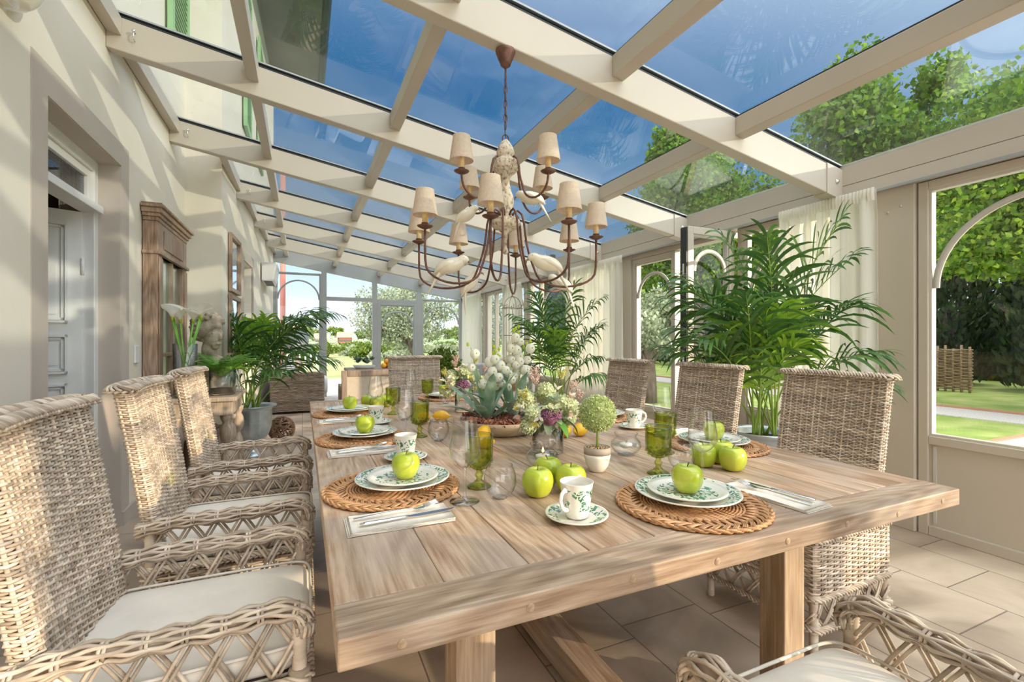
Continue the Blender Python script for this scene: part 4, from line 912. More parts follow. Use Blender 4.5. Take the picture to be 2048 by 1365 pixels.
# ================================================================ TABLEWARE
Z = TZ + 0.0006
def make_placemat():
    o = empty('placemat', label='mat', cat='placemat')
    a = MB()
    for i in range(15):
        r = 0.012 + i*0.0079; n = max(12, int(r*2*PI/0.008)); n += n % 2
        a.tube([(r*cos(2*PI*j/n), r*sin(2*PI*j/n), 0.0048 + 0.0012*(1 if (j//1+i) % 2 else -1)) for j in range(n)], 0.0036, 5, closed=True)
    for j in range(30):
        an = 2*PI*j/30; a.tube([(0.01*cos(an),0.01*sin(an),0.003),(0.14*cos(an),0.14*sin(an),0.004)], 0.0022, 4)
    a.build('woven_disc', M['mat'], o)
    b = MB(); n = 44
    for k in range(n):
        for sgn in (1, -1):
            for dd in (-0.0045, 0.0, 0.0045):
                pts = []
                for q in range(8):
                    t = q/7; an = 2*PI*k/n + sgn*t*0.42 + dd*5; r = 0.126 + dd*0.3 + 0.058*sin(PI*t*0.5 + 0.05); z = 0.0065 + sgn*0.0035*cos(PI*t*2.2)
                    pts.append((r*cos(an), r*sin(an), z))
                b.tube(pts, 0.0022, 4)
        pts = [((0.178+0.006*sin(PI*q/3))*cos(2*PI*(k+q*0.7)/n), (0.178+0.006*sin(PI*q/3))*sin(2*PI*(k+q*0.7)/n), 0.0065+0.0025*cos(PI*q/3)) for q in range(5)]
        b.tube(pts, 0.0035, 5)
    b.build('braided_border', M['mat'], o)
    return o
MAT = Proto(make_placemat()); MH = 0.0105
def plate_mesh(r, h=0.018, foot=0.55, bowl=0.62):
    return [(0, 0.003), (r*foot-0.006, 0.003), (r*foot, 0.0), (r*foot+0.006, 0.002), (r*0.82, h*0.6), (r*0.985, h-0.002), (r, h), (r*0.99, h+0.0022), (r*0.86, h*0.82), (r*bowl+0.01, h*0.36), (r*bowl-0.004, h*0.27), (0, h*0.25)]
def make_dinner():
    o = MB().lathe(plate_mesh(0.132, 0.02), 72).build('dinner_plate', M['rim']); return tag(o, 'plate', 'plate')
def make_side():
    o = MB().lathe(plate_mesh(0.1, 0.014), 64).build('side_plate', M['spray']); return tag(o, 'plate', 'plate')
def make_apple(seed=0):
    rnd = random.Random(seed); o = empty('apple', label='apple', cat='apple')
    prof = [(0,0.008),(0.010,0.003),(0.018,0.0),(0.026,0.004),(0.033,0.014),(0.0385,0.028),(0.040,0.040),(0.0385,0.052),(0.034,0.062),(0.026,0.0685),(0.017,0.070),(0.009,0.066),(0.004,0.060),(0,0.057)]
    # smoother profile
    pr = []
    for i in range(len(prof)-1):
        for t in (0, 0.5): pr.append((prof[i][0]+(prof[i+1][0]-prof[i][0])*t, prof[i][1]+(prof[i+1][1]-prof[i][1])*t))
    pr.append(prof[-1])
    ph = rnd.random()*6
    MB().lathe(pr, 28, mod=lambda r, z, a: r*(1+0.022*cos(5*a+ph)*(1 if z > 0.03 else 1.6)+0.02*cos(a+ph))).build('apple_flesh', M['apple'], o)
    MB().tube([(0,0,0.056),(0.001,0.001,0.068),(0.005,0.003,0.078)], [0.0016,0.0013,0.0018], 6).build('stem', M['apple_core'], o)
    return o
def make_cup():
    o = empty('coffee_cup', label='cup', cat='cup')
    pr = [(0,0.004),(0.020,0.004),(0.023,0.0),(0.026,0.003),(0.030,0.016),(0.0335,0.04),(0.036,0.062),(0.0385,0.078),(0.0395,0.083)]
    MB().shell(pr, 40).build('cup_body', M['cupprint'], o)
    MB().shell([(0.0395,0.083),(0.0385,0.0838),(0.0375,0.083),(0.0345,0.064),(0.031,0.038),(0.027,0.016),(0.018,0.008),(0,0.007)], 40).build('cup_lining', M['ceramic'], o)
    MB().tube([(0.034,0,0.066),(0.044,0,0.071),(0.054,0,0.064),(0.058,0,0.050),(0.052,0,0.034),(0.041,0,0.025),(0.031,0,0.024)], [0.004,0.0038,0.0036,0.0036,0.0036,0.0038,0.004], 8, flat=1.5).build('handle', M['ceramic'], o)
    return o
def make_saucer(): return tag(MB().lathe(plate_mesh(0.074, 0.014, 0.5, 0.5), 56).build('saucer', M['saucerprint']), 'saucer', 'saucer')
def make_wine():
    o = empty('wine_glass', label='glass', cat='wine glass')
    MB().shell([(0.0045,0.088),(0.012,0.090),(0.024,0.099),(0.036,0.112),(0.0415,0.124),(0.0405,0.142),(0.0365,0.168),(0.0325,0.195),(0.0305,0.214)], 40).build('bowl', M['crystal'], o)
    MB().tube([( 0.0305*cos(2*PI*j/40),0.0305*sin(2*PI*j/40),0.214) for j in range(40)], 0.0007, 5, closed=True).build('rim', M['crystal'], o)
    MB().lathe([(0.0385,0.0),(0.0385,0.0012),(0.02,0.0032),(0.007,0.007),(0.0038,0.016),(0.0034,0.05),(0.0038,0.08),(0.0055,0.089)], 32).build('stem_and_foot', M['crystal'], o)
    return o
def make_goblet():
    o = empty('goblet', label='goblet', cat='goblet')
    fl = lambda r, z, a: r*(1+0.018*cos(16*a)) if 0.06 < z < 0.14 else r
    MB().shell([(0.006,0.05),(0.020,0.053),(0.032,0.064),(0.0385,0.080),(0.0395,0.100),(0.0395,0.120),(0.0395,0.132),(0.0415,0.138),(0.0415,0.147),(0.0405,0.150),(0.0375,0.148),(0.0370,0.130),(0.0365,0.10),(0.035,0.082),(0.028,0.068),(0.015,0.058),(0.0,0.056)], 64, mod=fl).build('bowl', M['green_glass'], o)
    st = MB().lathe([(0.034,0.0),(0.035,0.003),(0.030,0.007),(0.018,0.012),(0.009,0.020),(0.0075,0.026),(0.0115,0.032),(0.012,0.037),(0.0075,0.043),(0.008,0.05)], 24, mod=lambda r, z, a: r*(1+0.03*cos(8*a))); st.build('stem_and_foot', M['green_glass'], o)
    d = MB()
    for k in range(12):
        for zz, rr in ((0.074,0.037),(0.062,0.031)): a = 2*PI*(k+(0.5 if zz > 0.07 else 0))/12; d.ball((rr*cos(a), rr*sin(a), zz), 0.0042, 8, 6)
    d.build('beading', M['green_glass'], o)
    return o
def make_tumbler():
    o = empty('stemless_glass', label='glass', cat='glass')
    MB().shell([(0.0,0.003),(0.018,0.003),(0.031,0.012),(0.040,0.028),(0.0435,0.045),(0.0425,0.060),(0.038,0.076),(0.0335,0.088)], 40).build('glass_body', M['crystal'], o)
    MB().tube([(0.0335*cos(2*PI*j/40),0.0335*sin(2*PI*j/40),0.088) for j in range(40)], 0.0008, 5, closed=True).build('rim', M['crystal'], o)
    MB().lathe([(0,0),(0.016,0),(0.02,0.003),(0.012,0.0065),(0,0.008)], 24).build('thick_base', M['crystal'], o)
    return o
def make_lemon():
    o = empty('lemon', label='lemon', cat='lemon')
    pr = [(0,-0.046),(0.005,-0.0445),(0.008,-0.040),(0.016,-0.034),(0.024,-0.023),(0.0285,-0.008),(0.0285,0.006),(0.024,0.021),(0.016,0.032),(0.009,0.037),(0.007,0.042),(0.003,0.045),(0,0.0455)]
    MB().lathe(pr, 24).build('rind', M['lemon'], o); MB().lathe([(0,-0.048),(0.003,-0.0475),(0.0035,-0.0445),(0,-0.044)], 8).build('stalk_end', M['palm_stem'], o); return o
def make_napkin():
    o = empty('napkin', label='napkin', cat='napkin')
    n = MB(); W2, D2 = 0.118, 0.055
    for k in range(4):
        z = k*0.0017; s_ = 1 - 0.012*k; K = 10; vs = []
        for i in range(K+1):
            for j in range(5):
                x = -W2*s_ + 2*W2*s_*i/K; y = -D2*s_ + 2*D2*s_*j/4
                vs.append((x + (0.002*k), y, z + 0.0005*sin(i*1.1+k)+0.0008))
        b0 = [(i*5+j, i*5+j+1, (i+1)*5+j+1, (i+1)*5+j)[::-1] for i in range(K) for j in range(4)]
        vv = vs + [(x, y, zz+0.0013) for x, y, zz in vs]; nn = len(vs)
        f = list(b0) + [tuple(nn+q for q in reversed(t)) for t in b0]
        edge = [i*5 for i in range(K+1)] + [K*5+j for j in range(1,5)] + [i*5+4 for i in range(K-1,-1,-1)] + [j for j in range(3,0,-1)]
        for a, b in zip(edge, edge[1:]+edge[:1]): f.append((a, b, nn+b, nn+a))
        n.add(vv, f)
    n.build('folded_cloth', M['linen'], o, True)
    h = MB(); zz = 0.0074
    for s_ in (0.93, ):
        h.box(-W2*0.93,-W2*0.915,-D2*0.95,D2*0.95,zz-0.001,zz+0.0003)
    h.build('hem_stitching', M['beige_cloth'], o)
    return o
def make_fork():
    o = empty('fork', label='fork', cat='fork'); hz = lambda x: 0.003 + 0.009*max(0, sin((x+0.095)/0.15*PI))*(1 if x < 0.055 else 1)
    P_ = [(-0.095,0.0045,0.0036),(-0.06,0.0040,0.0044),(-0.02,0.0028,0.0066),(0.02,0.0024,0.0074),(0.042,0.003,0.0052),(0.052,0.0095,0.0042),(0.065,0.0118,0.006),(0.072,0.0118,0.008)]
    m = MB(); vs = []
    for x, w, z in P_: vs += [(x,-w,z),(x,w,z),(x,w,z+0.0022),(x,-w,z+0.0022)]
    f = []
    for i in range(len(P_)-1):
        a = i*4; f += [(a,a+1,a+5,a+4)[::-1],(a+1,a+2,a+6,a+5)[::-1],(a+2,a+3,a+7,a+6)[::-1],(a+3,a,a+4,a+7)[::-1]]
    f += [(0,1,2,3), tuple(len(vs)-4+q for q in (3,2,1,0))]
    m.add(vs, f).build('handle', M['steel'], o, True, bevel=0.0007, bseg=2)
    t = MB()
    for k in range(4):
        y = -0.0102 + 0.0068*k; t.tube([(0.070,y,0.009),(0.085,y,0.0125),(0.098,y,0.015),(0.106,y*0.95,0.0155)], [0.0016,0.0015,0.0013,0.0006], 6)
    t.build('tines', M['steel'], o); return o
def make_knife():
    o = empty('knife', label='knife', cat='knife'); m = MB(); vs = []
    P_ = [(-0.11,0.0045),(-0.10,0.0062),(-0.06,0.0055),(-0.02,0.0048),(0.0,0.0042)]
    m.tube([(x,0,0.005) for x, w in P_], [w for x, w in P_], 10, flat=0.62); m.build('handle', M['steel'], o)
    bl = [(0.0,-0.004,0.004),(0.02,-0.008,0.006),(0.07,-0.0085,0.006),(0.1,-0.005,0.0055),(0.115,0.004,0.005)]
    m = MB(); vs = []
    for x, a, b in bl: vs += [(x,a,0.0035),(x,b,0.0035),(x,b,0.0055),(x,a,0.0045)]
    f = []
    for i in range(4):
        a = i*4; f += [(a,a+1,a+5,a+4)[::-1],(a+1,a+2,a+6,a+5)[::-1],(a+2,a+3,a+7,a+6)[::-1],(a+3,a,a+4,a+7)[::-1]]
    f += [(0,1,2,3),(16,17,18,19)[::-1]]; m.add(vs, f).build('blade', M['steel'], o, False); return o
DP, SP, AP, CU, SA, WG, GO, TU, LE, NA, FO, KN = [Proto(f()) for f in (make_dinner, make_side, make_apple, make_cup, make_saucer, make_wine, make_goblet, make_tumbler, make_lemon, make_napkin, make_fork, make_knife)]
# the eight settings: (x, y) of the mat, plate offset, words
SET = [('a', 0.232, 1.345, 0.030, 0.008, 'nearest on the left side of the table'),
       ('b', 0.232, 2.07, 0.012, 0.02, 'second on the left side of the table'),
       ('c', 0.232, 2.80, 0.015, 0.03, 'farthest on the left side of the table'),
       ('d', 0.93, 3.27, 0.0, 0.02, 'at the far head of the table'),
       ('e', 0.900, 0.905, 0.012, 0.025, 'at the near end of the table'),
       ('f', 1.487, 1.36, 0.0, 0.015, 'first on the right side of the table'),
       ('g', 1.47, 2.13, 0.0, 0.0, 'second on the right side')]
for key, x, y, dx, dy, wd in SET:
    MAT.put((x, y, Z), hash(key) % 7 if False else ord(key)*0.7, 'round honey wicker placemat ' + wd)
    DP.put((x+dx, y+dy, Z+MH), ord(key)*1.3, 'dinner plate with green leaf rim, ' + wd)
    SP.put((x+dx, y+dy, Z+MH+0.0095), ord(key)*0.9, 'side plate stacked on the dinner plate ' + wd)
    if key != 'g': AP.put((x+dx+(0.008 if key == 'a' else 0.0), y+dy, Z+MH+0.0135), ord(key)*1.1, 'green apple on the plates ' + wd)
# cups with saucers
for x, y, rz, wd in ((0.587,0.945,R(200),'nearest the camera, beside the three apples'), (0.33,1.655,R(60),'behind the nearest left place setting'), (0.335,2.42,R(80),'behind the second left place setting'), (1.436,1.80,R(-20),'on the right side behind the floating candle bowl')):
    SA.put((x, y, Z), rz, 'cream leaf print saucer ' + wd)
    CU.put((x, y, Z+0.0048), rz, 'cream coffee cup with green leaves ' + wd)
# napkins with fork and knife
for x, y, rz, wd, fl in ((0.205,1.102,R(0),'in front of the nearest left placemat',0), (0.20,1.827,R(1),'in front of the second left placemat',0), (0.185,2.558,R(0),'in front of the farthest left placemat',0), (1.152,0.862,R(95),'right of the near end placemat',1), (1.53,1.625,R(176),'on the right side behind the first right placemat',1)):
    n_ = NA.put((x, y, Z), rz, 'folded cream linen napkin ' + wd)
    c_, s_ = cos(rz), sin(rz)
    def off(a, b): return (x + a*c_ - b*s_, y + a*s_ + b*c_, Z+0.0080)
    FO.put(off(-0.005, 0.022 if not fl else 0.012), rz+R(3), 'steel fork lying on the napkin ' + wd)
    KN.put(off(0.02, -0.016 if not fl else -0.018), rz+R(4), 'steel table knife lying on the napkin ' + wd)
# loose apples
for x, y, rz, lab in ((0.577,1.125,0.3,'green apple in the near middle cluster of three, left one'), (0.655,1.212,2,'green apple in the near middle cluster of three, back one'), (0.673,1.115,4,'green apple in the near middle cluster of three, right one behind the coffee cup'),
                  (1.214,1.165,1,'green apple in the right hand cluster, left one behind the wine glass stem'), (1.263,1.092,5,'green apple in the right hand cluster, front one'), (1.302,1.172,3,'green apple in the right hand cluster, back one'),
                  (0.372,3.03,2,'green apple in the far left cluster, left one'), (0.415,2.945,0,'green apple in the far left cluster, front one behind the wine glass'), (0.474,3.02,1,'green apple in the far left cluster, right one')):
    AP.put((x, y, Z), rz, lab, sc=1.06)
for x, y, rx, rz, lab in ((0.555,2.33,80,0.4,'yellow lemon in the far left group, left one standing tilted'), (0.65,2.35,90,1.2,'yellow lemon in the far left group, right one on its side'),
                      (0.665,1.775,60,2.3,'yellow lemon leaning upright against the front of the planter'), (0.640,1.705,90,0.9,'yellow lemon lying in front of the planter, behind the wine glass'),
                      (1.035,1.765,75,2.8,'yellow lemon right of the flower vase, left one'), (1.105,1.745,82,1.9,'yellow lemon right of the flower vase, right one')):
    o = LE.put((x, y, Z+0.0285+ (0.012 if rx < 70 else 0.0) + (0.002 if rx < 90 else 0)), 0, lab); o.rotation_euler = (R(rx), 0, rz)
for x, y, lab in ((0.385,1.165,'tall clear wine glass nearest on the left, between mat and green goblet'), (1.078,1.038,'tall clear wine glass beside the near end plates, in front of the right apples'), (1.43,1.60,'tall clear wine glass behind the green goblets on the right'),
              (0.376,2.73,'tall clear wine glass farthest left in front of the three far apples'), (0.392,1.975,'tall clear wine glass behind the second left plate'), (0.68,3.24,'tall clear wine glass at the far end, before the head chair'), (1.20,2.55,'tall clear wine glass behind the flower bouquet')):
    WG.put((x, y, Z), 0, lab)
for x, y, lab in ((0.46,1.262,'olive green pressed glass goblet behind the nearest left wine glass'), (1.018,1.158,'olive green pressed glass goblet nearest on the right side'), (1.228,1.36,'olive green pressed glass goblet on the right, the one further behind'),
              (0.463,2.02,'olive green pressed glass goblet beside the left lemons'), (0.466,2.69,'olive green pressed glass goblet right of the far three apples'), (0.775,3.15,'olive green pressed glass goblet at the far end of the table')):
    GO.put((x, y, Z), 0.2, lab)
for x, y, lab in ((0.478,1.15,'stemless clear glass right of the nearest wine glass'), (1.118,1.165,'stemless clear glass between goblet and apples on the right'), (0.516,1.905,'stemless clear glass before the left lemons'), (0.49,2.47,'stemless clear glass behind the second left goblet'), (1.29,2.02,'stemless clear glass right of the topiary, before the far right setting'), (0.86,3.0,'stemless clear glass at the far end of the table')):
    TU.put((x, y, Z), 0, lab)
# candle bowls
def make_candle_bowl():
    o = empty('candle_bowl', label='bowl', cat='candle holder')
    MB().shell([(0,0.003),(0.025,0.003),(0.045,0.014),(0.055,0.032),(0.052,0.048),(0.040,0.060),(0.0365,0.066),(0.040,0.074),(0.042,0.078)], 44).build('glass_bowl', M['crystal'], o)
    MB().lathe([(0,0),(0.024,0),(0.03,0.003),(0.02,0.007),(0,0.009)], 28).build('thick_base', M['crystal'], o)
    MB().tube([(0.042*cos(2*PI*j/44),0.042*sin(2*PI*j/44),0.078) for j in range(44)], 0.0011, 5, closed=True).build('rim', M['crystal'], o)
    MB().lathe([(0,0.036),(0.05,0.036)], 30).build('water', M['water'], o)
    c_ = MB().lathe([(0,0.024),(0.016,0.025),(0.022,0.032),(0.023,0.040),(0.017,0.042),(0,0.041)], 26).build('floating_candle', M['wax'], o)
    MB().tube([(0,0,0.041),(0.001,0,0.049)], 0.0009, 5).build('wick', M['seal'], c_); return o
CB = Proto(make_candle_bowl())
a_ = CB.put((0.722,1.372,Z), 0, 'round glass bowl with floating candle behind the three near apples')
fm = mat('candle flame', (1.0,0.45,0.12), 5); 
_nt = fm.node_tree; _p = [n for n in _nt.nodes if n.type == 'BSDF_PRINCIPLED'][0]; _p.inputs['Emission Color'].default_value = (1,0.5,0.15,1); _p.inputs['Emission Strength'].default_value = 2.5
CB.put((1.08,1.40,Z), 0, 'round glass bowl with floating candle right of the topiary')
fl_ = MB().lathe([(0,0.0),(0.0035,0.004),(0.0042,0.008),(0.002,0.016),(0,0.021)], 12).build('flame', fm, a_); fl_.location = (0.001,0,0.047)
# topiary
o = empty('topiary', (0.861,1.262,Z), label='small clipped pale green ball topiary in a white and taupe pot', cat='topiary')
MB().lathe([(0,0),(0.020,0),(0.025,0.002),(0.036,0.022),(0.0415,0.045),(0.0425,0.056)], 40).build('pot', M['ceramic'], o)
MB().lathe([(0.0425,0.056),(0.043,0.066),(0.0425,0.078),(0.039,0.078),(0.038,0.06)], 40).build('pot_band', M['taupe_bowl'], o)
sb = MB(); rnd = random.Random(4)
sb.lathe([(0,0.070),(0.039,0.069)], 24)
for _ in range(220): a = rnd.random()*6.28; r = 0.037*rnd.random()**0.5; sb.ball((r*cos(a), r*sin(a), 0.071+rnd.random()*0.004), 0.0026, 6, 4)
tag(sb.build('pebbles', mat('tan pebbles', [(0.3,(0.35,0.22,0.13)),(0.7,(0.7,0.52,0.35))], 200)), kind='stuff')
MB().tube([(0,0,0.07),(0.001,0.001,0.10),(0,0,0.14)], 0.0035, 8).build('trunk', M['palm_stem'], o)
for ch in list(bpy.data.objects):
    if ch.name == 'pebbles': ch.parent = o
lb = MB()
for _ in range(4200):
    v = Vector((rnd.gauss(0,1), rnd.gauss(0,1), rnd.gauss(0,1))).normalized(); rr = 0.057*(0.84+0.16*rnd.random()); p = v*rr + Vector((0,0,0.183))
    d_ = (v + Vector((rnd.gauss(0,.6), rnd.gauss(0,.6), rnd.gauss(0,.6)))).normalized(); s2 = d_.orthogonal().normalized(); s2.rotate(Matrix.Rotation(rnd.random()*6.28, 3, d_)); L_ = 0.0075; w_ = 0.0026
    lb.add([tuple(p), tuple(p+d_*L_*0.5+s2*w_), tuple(p+d_*L_), tuple(p+d_*L_*0.5-s2*w_)], [(0,1,2,3)])
lb.ball((0,0,0.183), 0.05, 16, 12)
tag(lb.build('clipped_foliage', M['box'], o), kind='stuff')
# planter with white flowers
o = empty('planter', (0.835,1.99,Z), label='shallow taupe bowl of strap leaves, white globe flowers and lime buds in the table centre', cat='planter')
MB().lathe([(0,0),(0.135,0),(0.150,0.004),(0.187,0.045),(0.197,0.062),(0.189,0.062),(0.18,0.046),(0.14,0.02),(0,0.02)], 56, mod=lambda r, z, a: r).build('bowl', M['taupe_bowl'], o)
ch = MB(); rnd = random.Random(8); ch.lathe([(0,0.055),(0.187,0.052)], 30)
for _ in range(900):
    a = rnd.random()*6.28; r = 0.185*rnd.random()**0.5; v = Vector((rnd.gauss(0,1),rnd.gauss(0,1),rnd.gauss(0,1))).normalized(); u = v.orthogonal().normalized(); w_ = v.cross(u); p = Vector((r*cos(a), r*sin(a), 0.058+0.012*rnd.random())); s_ = 0.009+0.006*rnd.random()
    ch.hexa([tuple(p+u*s_*i+w_*s_*0.6*j+v*0.002*k) for k in (-1,1) for i, j in ((-1,-1),(1,-1),(1,1),(-1,1))])
tag(ch.build('bark_chips', M['chips'], o, False), kind='stuff')
rnd = random.Random(12)
for (cx, cy) in ((-0.075,-0.01),(0.06,0.0)):
    for k in range(12):
        a = 2*PI*k/12 + rnd.uniform(-.25,.25); tilt = rnd.uniform(0.25,0.6) if k % 2 else rnd.uniform(0.9,1.9)
        lf_ = MB(); lf_.blade((cx+0.015*cos(a),cy+0.015*sin(a),0.055), (cos(a)*tilt,sin(a)*tilt,1), (cos(a),sin(a),0.2) if False else (0,0,1), rnd.uniform(0.20,0.30), rnd.uniform(0.038,0.052), 8, rnd.uniform(0.3,1.1), fold=0.16, wp=0.6)
        lf_.build('strap_leaf', M['greyleaf'], o)
def globe_stem(o, base, tip, balls, buds, seed):
    rnd = random.Random(seed); b0, t0 = Vector(base), Vector(tip); mid = b0.lerp(t0, 0.55) + Vector((rnd.uniform(-.01,.01), rnd.uniform(-.01,.01), 0.02))
    pts = [b0, b0.lerp(mid, 0.5), mid, mid.lerp(t0, 0.5), t0]
    s_ = MB(); s_.tube(pts, [0.0028,0.0025,0.0022,0.0016,0.0011], 6); s_.build('flower_stem', M['palm_stem'], o)
    for k in range(balls):
        t = 0.50 + 0.40*k/max(1, balls-1) + rnd.uniform(-.03,.03); p = b0.lerp(t0, t); a = k*2.4+rnd.random(); rr = rnd.uniform(0.016,0.034); c_ = p + Vector((rr*cos(a), rr*sin(a), rnd.uniform(-0.01,0.012))); rad = rnd.uniform(0.018,0.0235)
        f = MB(); f.shell([(rad*sin(PI*i/12)*1.0, -rad*1.05*cos(PI*i/12)) for i in range(0,12)], 24, tuple(c_), mod=lambda r, z, a: r*(1+0.07*abs(cos(3*a))-0.04))
        fo = f.build('globe_flower', M['petal'], o); g = MB(); dv = (c_-p).normalized(); g.ball(tuple(c_ + Vector((0,-1,0.15)).normalized()*rad*0.97), 0.0035, 8, 6); g.tube([tuple(p), tuple(c_-dv*rad*0.5)], 0.001, 4); g.build('flower_eye', M['bud'], fo)
    for k in range(buds):
        t = 0.9 + 0.13*k/max(1, buds-1); p = b0 + (t0-b0)*t; a = k*2.1; c_ = p + Vector((0.014*cos(a), 0.014*sin(a), 0.004)); f = MB(); f.ball(tuple(c_), 0.0075, 10, 8, sc=(0.8,0.8,1.3)); f.tube([tuple(p), tuple(c_)], 0.0009, 4); f.build('lime_bud', M['bud'], o)
globe_stem(o, (0.045,0.0,0.06), (0.085,0.03,0.465), 13, 7, 1)
globe_stem(o, (0.05,0.01,0.06), (0.13,0.0,0.40), 8, 4, 2)
globe_stem(o, (-0.06,0.0,0.06), (-0.035,-0.02,0.375), 9, 5, 3)
globe_stem(o, (-0.065,0.0,0.06), (-0.15,0.0,0.385), 3, 2, 4)
globe_stem(o, (0.0,0.0,0.06), (0.035,-0.03,0.31), 5, 0, 5)
# bouquets
def bouquet(o, zc, seed, sc=1.0, sedum=True):
    rnd = random.Random(seed)
    def cluster(c, r, m_, name, n=120, ps=0.0125):
        b = MB()
        for _ in range(n):
            v = Vector((rnd.gauss(0,1), rnd.gauss(0,1), rnd.gauss(0,1))).normalized(); p = Vector(c) + v*r*(0.8+0.2*rnd.random()); u = v.orthogonal().normalized(); u.rotate(Matrix.Rotation(rnd.random()*6.28, 3, v)); w_ = v.cross(u)
            for k in range(4):
                a = PI/2*k; e1 = u*cos(a)+w_*sin(a); e2 = u*cos(a+PI/2)+w_*sin(a+PI/2)
                b.add([tuple(p), tuple(p+(e1*0.8+e2*0.35+v*0.2)*ps), tuple(p+(e1+v*0.25)*ps*1.1), tuple(p+(e1*0.8-e2*0.35+v*0.2)*ps)], [(0,1,2,3)])
        b.ball(c, r*0.78, 12, 8); b.build(name, m_, o)
    for c, r in (((-0.075*sc,-0.03,zc-0.01),0.029),((-0.085*sc,-0.01,zc-0.06),0.027),((0.05*sc,-0.02,zc+0.02),0.030),((0.095*sc,-0.01,zc),0.030),((0.10*sc,0.02,zc-0.045),0.027),((0.0,0.02,zc+0.065),0.028),((0.03,0.07,zc+0.04),0.04),((-0.06,0.06,zc+0.03),0.036)):
        cluster(c, r, M['hydra'], 'hydrangea_head')
    for k in range(26):   # loose florets between the heads
        v = Vector((rnd.gauss(0,1), rnd.gauss(0,1)-0.5, rnd.gauss(0,.8)+0.2)).normalized(); c_ = Vector((0.0,0,zc)) + Vector((v.x*0.115*sc, v.y*0.075, v.z*0.085))
        b = MB(); m_ = ('petal','sage','pink','hydra','yellow')[k % 5]
        for q in range(7):
            a = q*2.4; dd = (v + Vector((cos(a), sin(a), rnd.uniform(-.3,.5)))*0.9).normalized(); b.blade(c_, dd, v, rnd.uniform(0.018,0.032), 0.012, 3, 0.4, wp=0.5)
        b.build('floret', M[m_], o)
    if sedum:
        b = MB()
        for _ in range(360):
            v = Vector((rnd.gauss(0,1), rnd.gauss(0,1), abs(rnd.gauss(0,1)))).normalized(); p = Vector((-0.022*sc,-0.058,zc-0.025)) + Vector((v.x*0.040, v.y*0.034-0.004, v.z*0.040)); b.ball(tuple(p), 0.0034, 6, 4)
        b.ball((-0.022*sc,-0.052,zc-0.022), 0.034, 12, 8); b.build('sedum_head', M['sedum'], o)
    for c, m_ in (((-0.05,0.0,zc+0.085),'pink'),((0.115*sc,0.03,zc+0.05),'pink'),((0.065*sc,0.02,zc+0.10),'yellow'),((-0.10*sc,-0.02,zc+0.035),'yellow'),((0.13*sc,0.0,zc+0.02),'pink'),((-0.03,0.04,zc+0.11),'pink')):
        b = MB()
        for k in range(16):
            a = rnd.random()*6.28; b0 = Vector(c); d_ = Vector((cos(a)*0.45+c[0]*4, sin(a)*0.45+c[1]*4, 1)).normalized(); L_ = rnd.uniform(0.03,0.055); b.tube([tuple(b0), tuple(b0+d_*L_)], 0.0008, 4)
            for q in range(9): p = b0 + d_*L_*(0.3+0.08*q) + Vector((rnd.uniform(-.005,.005),)*1+(rnd.uniform(-.005,.005),rnd.uniform(-.005,.005))); b.ball(tuple(p), 0.0023, 5, 3)
        b.build('feathery_spray', M[m_], o)
    for k in range(15):
        a = 2*PI*k/15+rnd.uniform(-.3,.3); b = MB(); m_ = 'leafgreen' if k % 4 == 0 else 'sage'
        b.blade((0.03*cos(a),0.03*sin(a),zc-0.045), (cos(a),sin(a),0.5 if k % 2 else 0.1), (0,0,1), rnd.uniform(0.07,0.12)*sc, 0.032, 6, 1.2 if k % 2 else 2.0, fold=0.12, wp=0.7); b.build('leaf', M[m_], o)
    b = MB()
    for k in range(4):
        a = rnd.random()*6.28; b.tube([(0.02*cos(a),0.02*sin(a),zc-0.03),(0.03*cos(a+1),0.03*sin(a+1),zc-0.09)], 0.0022, 5)
    b.build('cut_stems', M['callagreen'], o)
o = empty('flower_vase', (0.835,1.545,Z), label='clear cylinder vase holding a hydrangea and purple sedum bouquet in front of the planter', cat='vase')
MB().shell([(0,0.003),(0.057,0.003),(0.0585,0.006),(0.0585,0.125),(0.0575,0.125),(0.0572,0.010),(0,0.010)], 48).build('glass_cylinder', M['crystal'], o)
bouquet(o, 0.165, 3)
lv = MB()
for k in range(8):
    a = 2*PI*k/8; lv.blade((0.012*cos(a),0.012*sin(a),0.115), (cos(a)*0.5,sin(a)*0.5,-0.9), (1,0,0), 0.075, 0.013, 5, -0.9, fold=0.1)
lv.build('drooping_leaves', M['sage'], o)
o = empty('flower_vase', (0.86,2.62,Z), label='second clear vase of pink, yellow and green flowers behind the planter', cat='vase')
MB().shell([(0,0.003),(0.052,0.003),(0.053,0.006),(0.053,0.13),(0.052,0.13),(0.0515,0.010),(0,0.010)], 40).build('glass_cylinder', M['crystal'], o)
bouquet(o, 0.175, 5, 1.15)
# ================================================================ CHANDELIER
CX, CY = 0.893, 2.08
ch = empty('chandelier', (CX, CY, 0), label='rust iron chandelier with twelve linen shades, turned cream wood column and ivory birds', cat='chandelier')
ztop = zb(CX)
MB().lathe([(0,-.080),(.012,-.080),(.013,-.072),(.024,-.070),(.027,-.06),(.040,-.03),(.047,-.010),(.048,-.001),(0,0)], 32, (0,0,ztop)).build('canopy', M['rust'], ch)
cz = MB(); zt = ztop-0.085; k = 0
cz.tube([(0,0,zt),(0,0,zt-0.055)], 0.005, 8)
zt -= 0.05; zend = 2.165
nl = int((zt-zend)/0.034)
for i in range(nl):
    z = zt - 0.034*i - 0.02; pts = []
    for q in range(14):
        a = 2*PI*q/14; u, v = 0.0085*cos(a), 0.0215*sin(a)
        pts.append((u,0,z+v) if i % 2 else (0,u,z+v))
    cz.tube(pts, 0.0026, 6, closed=True)
cz.build('chain', M['rust'], ch)
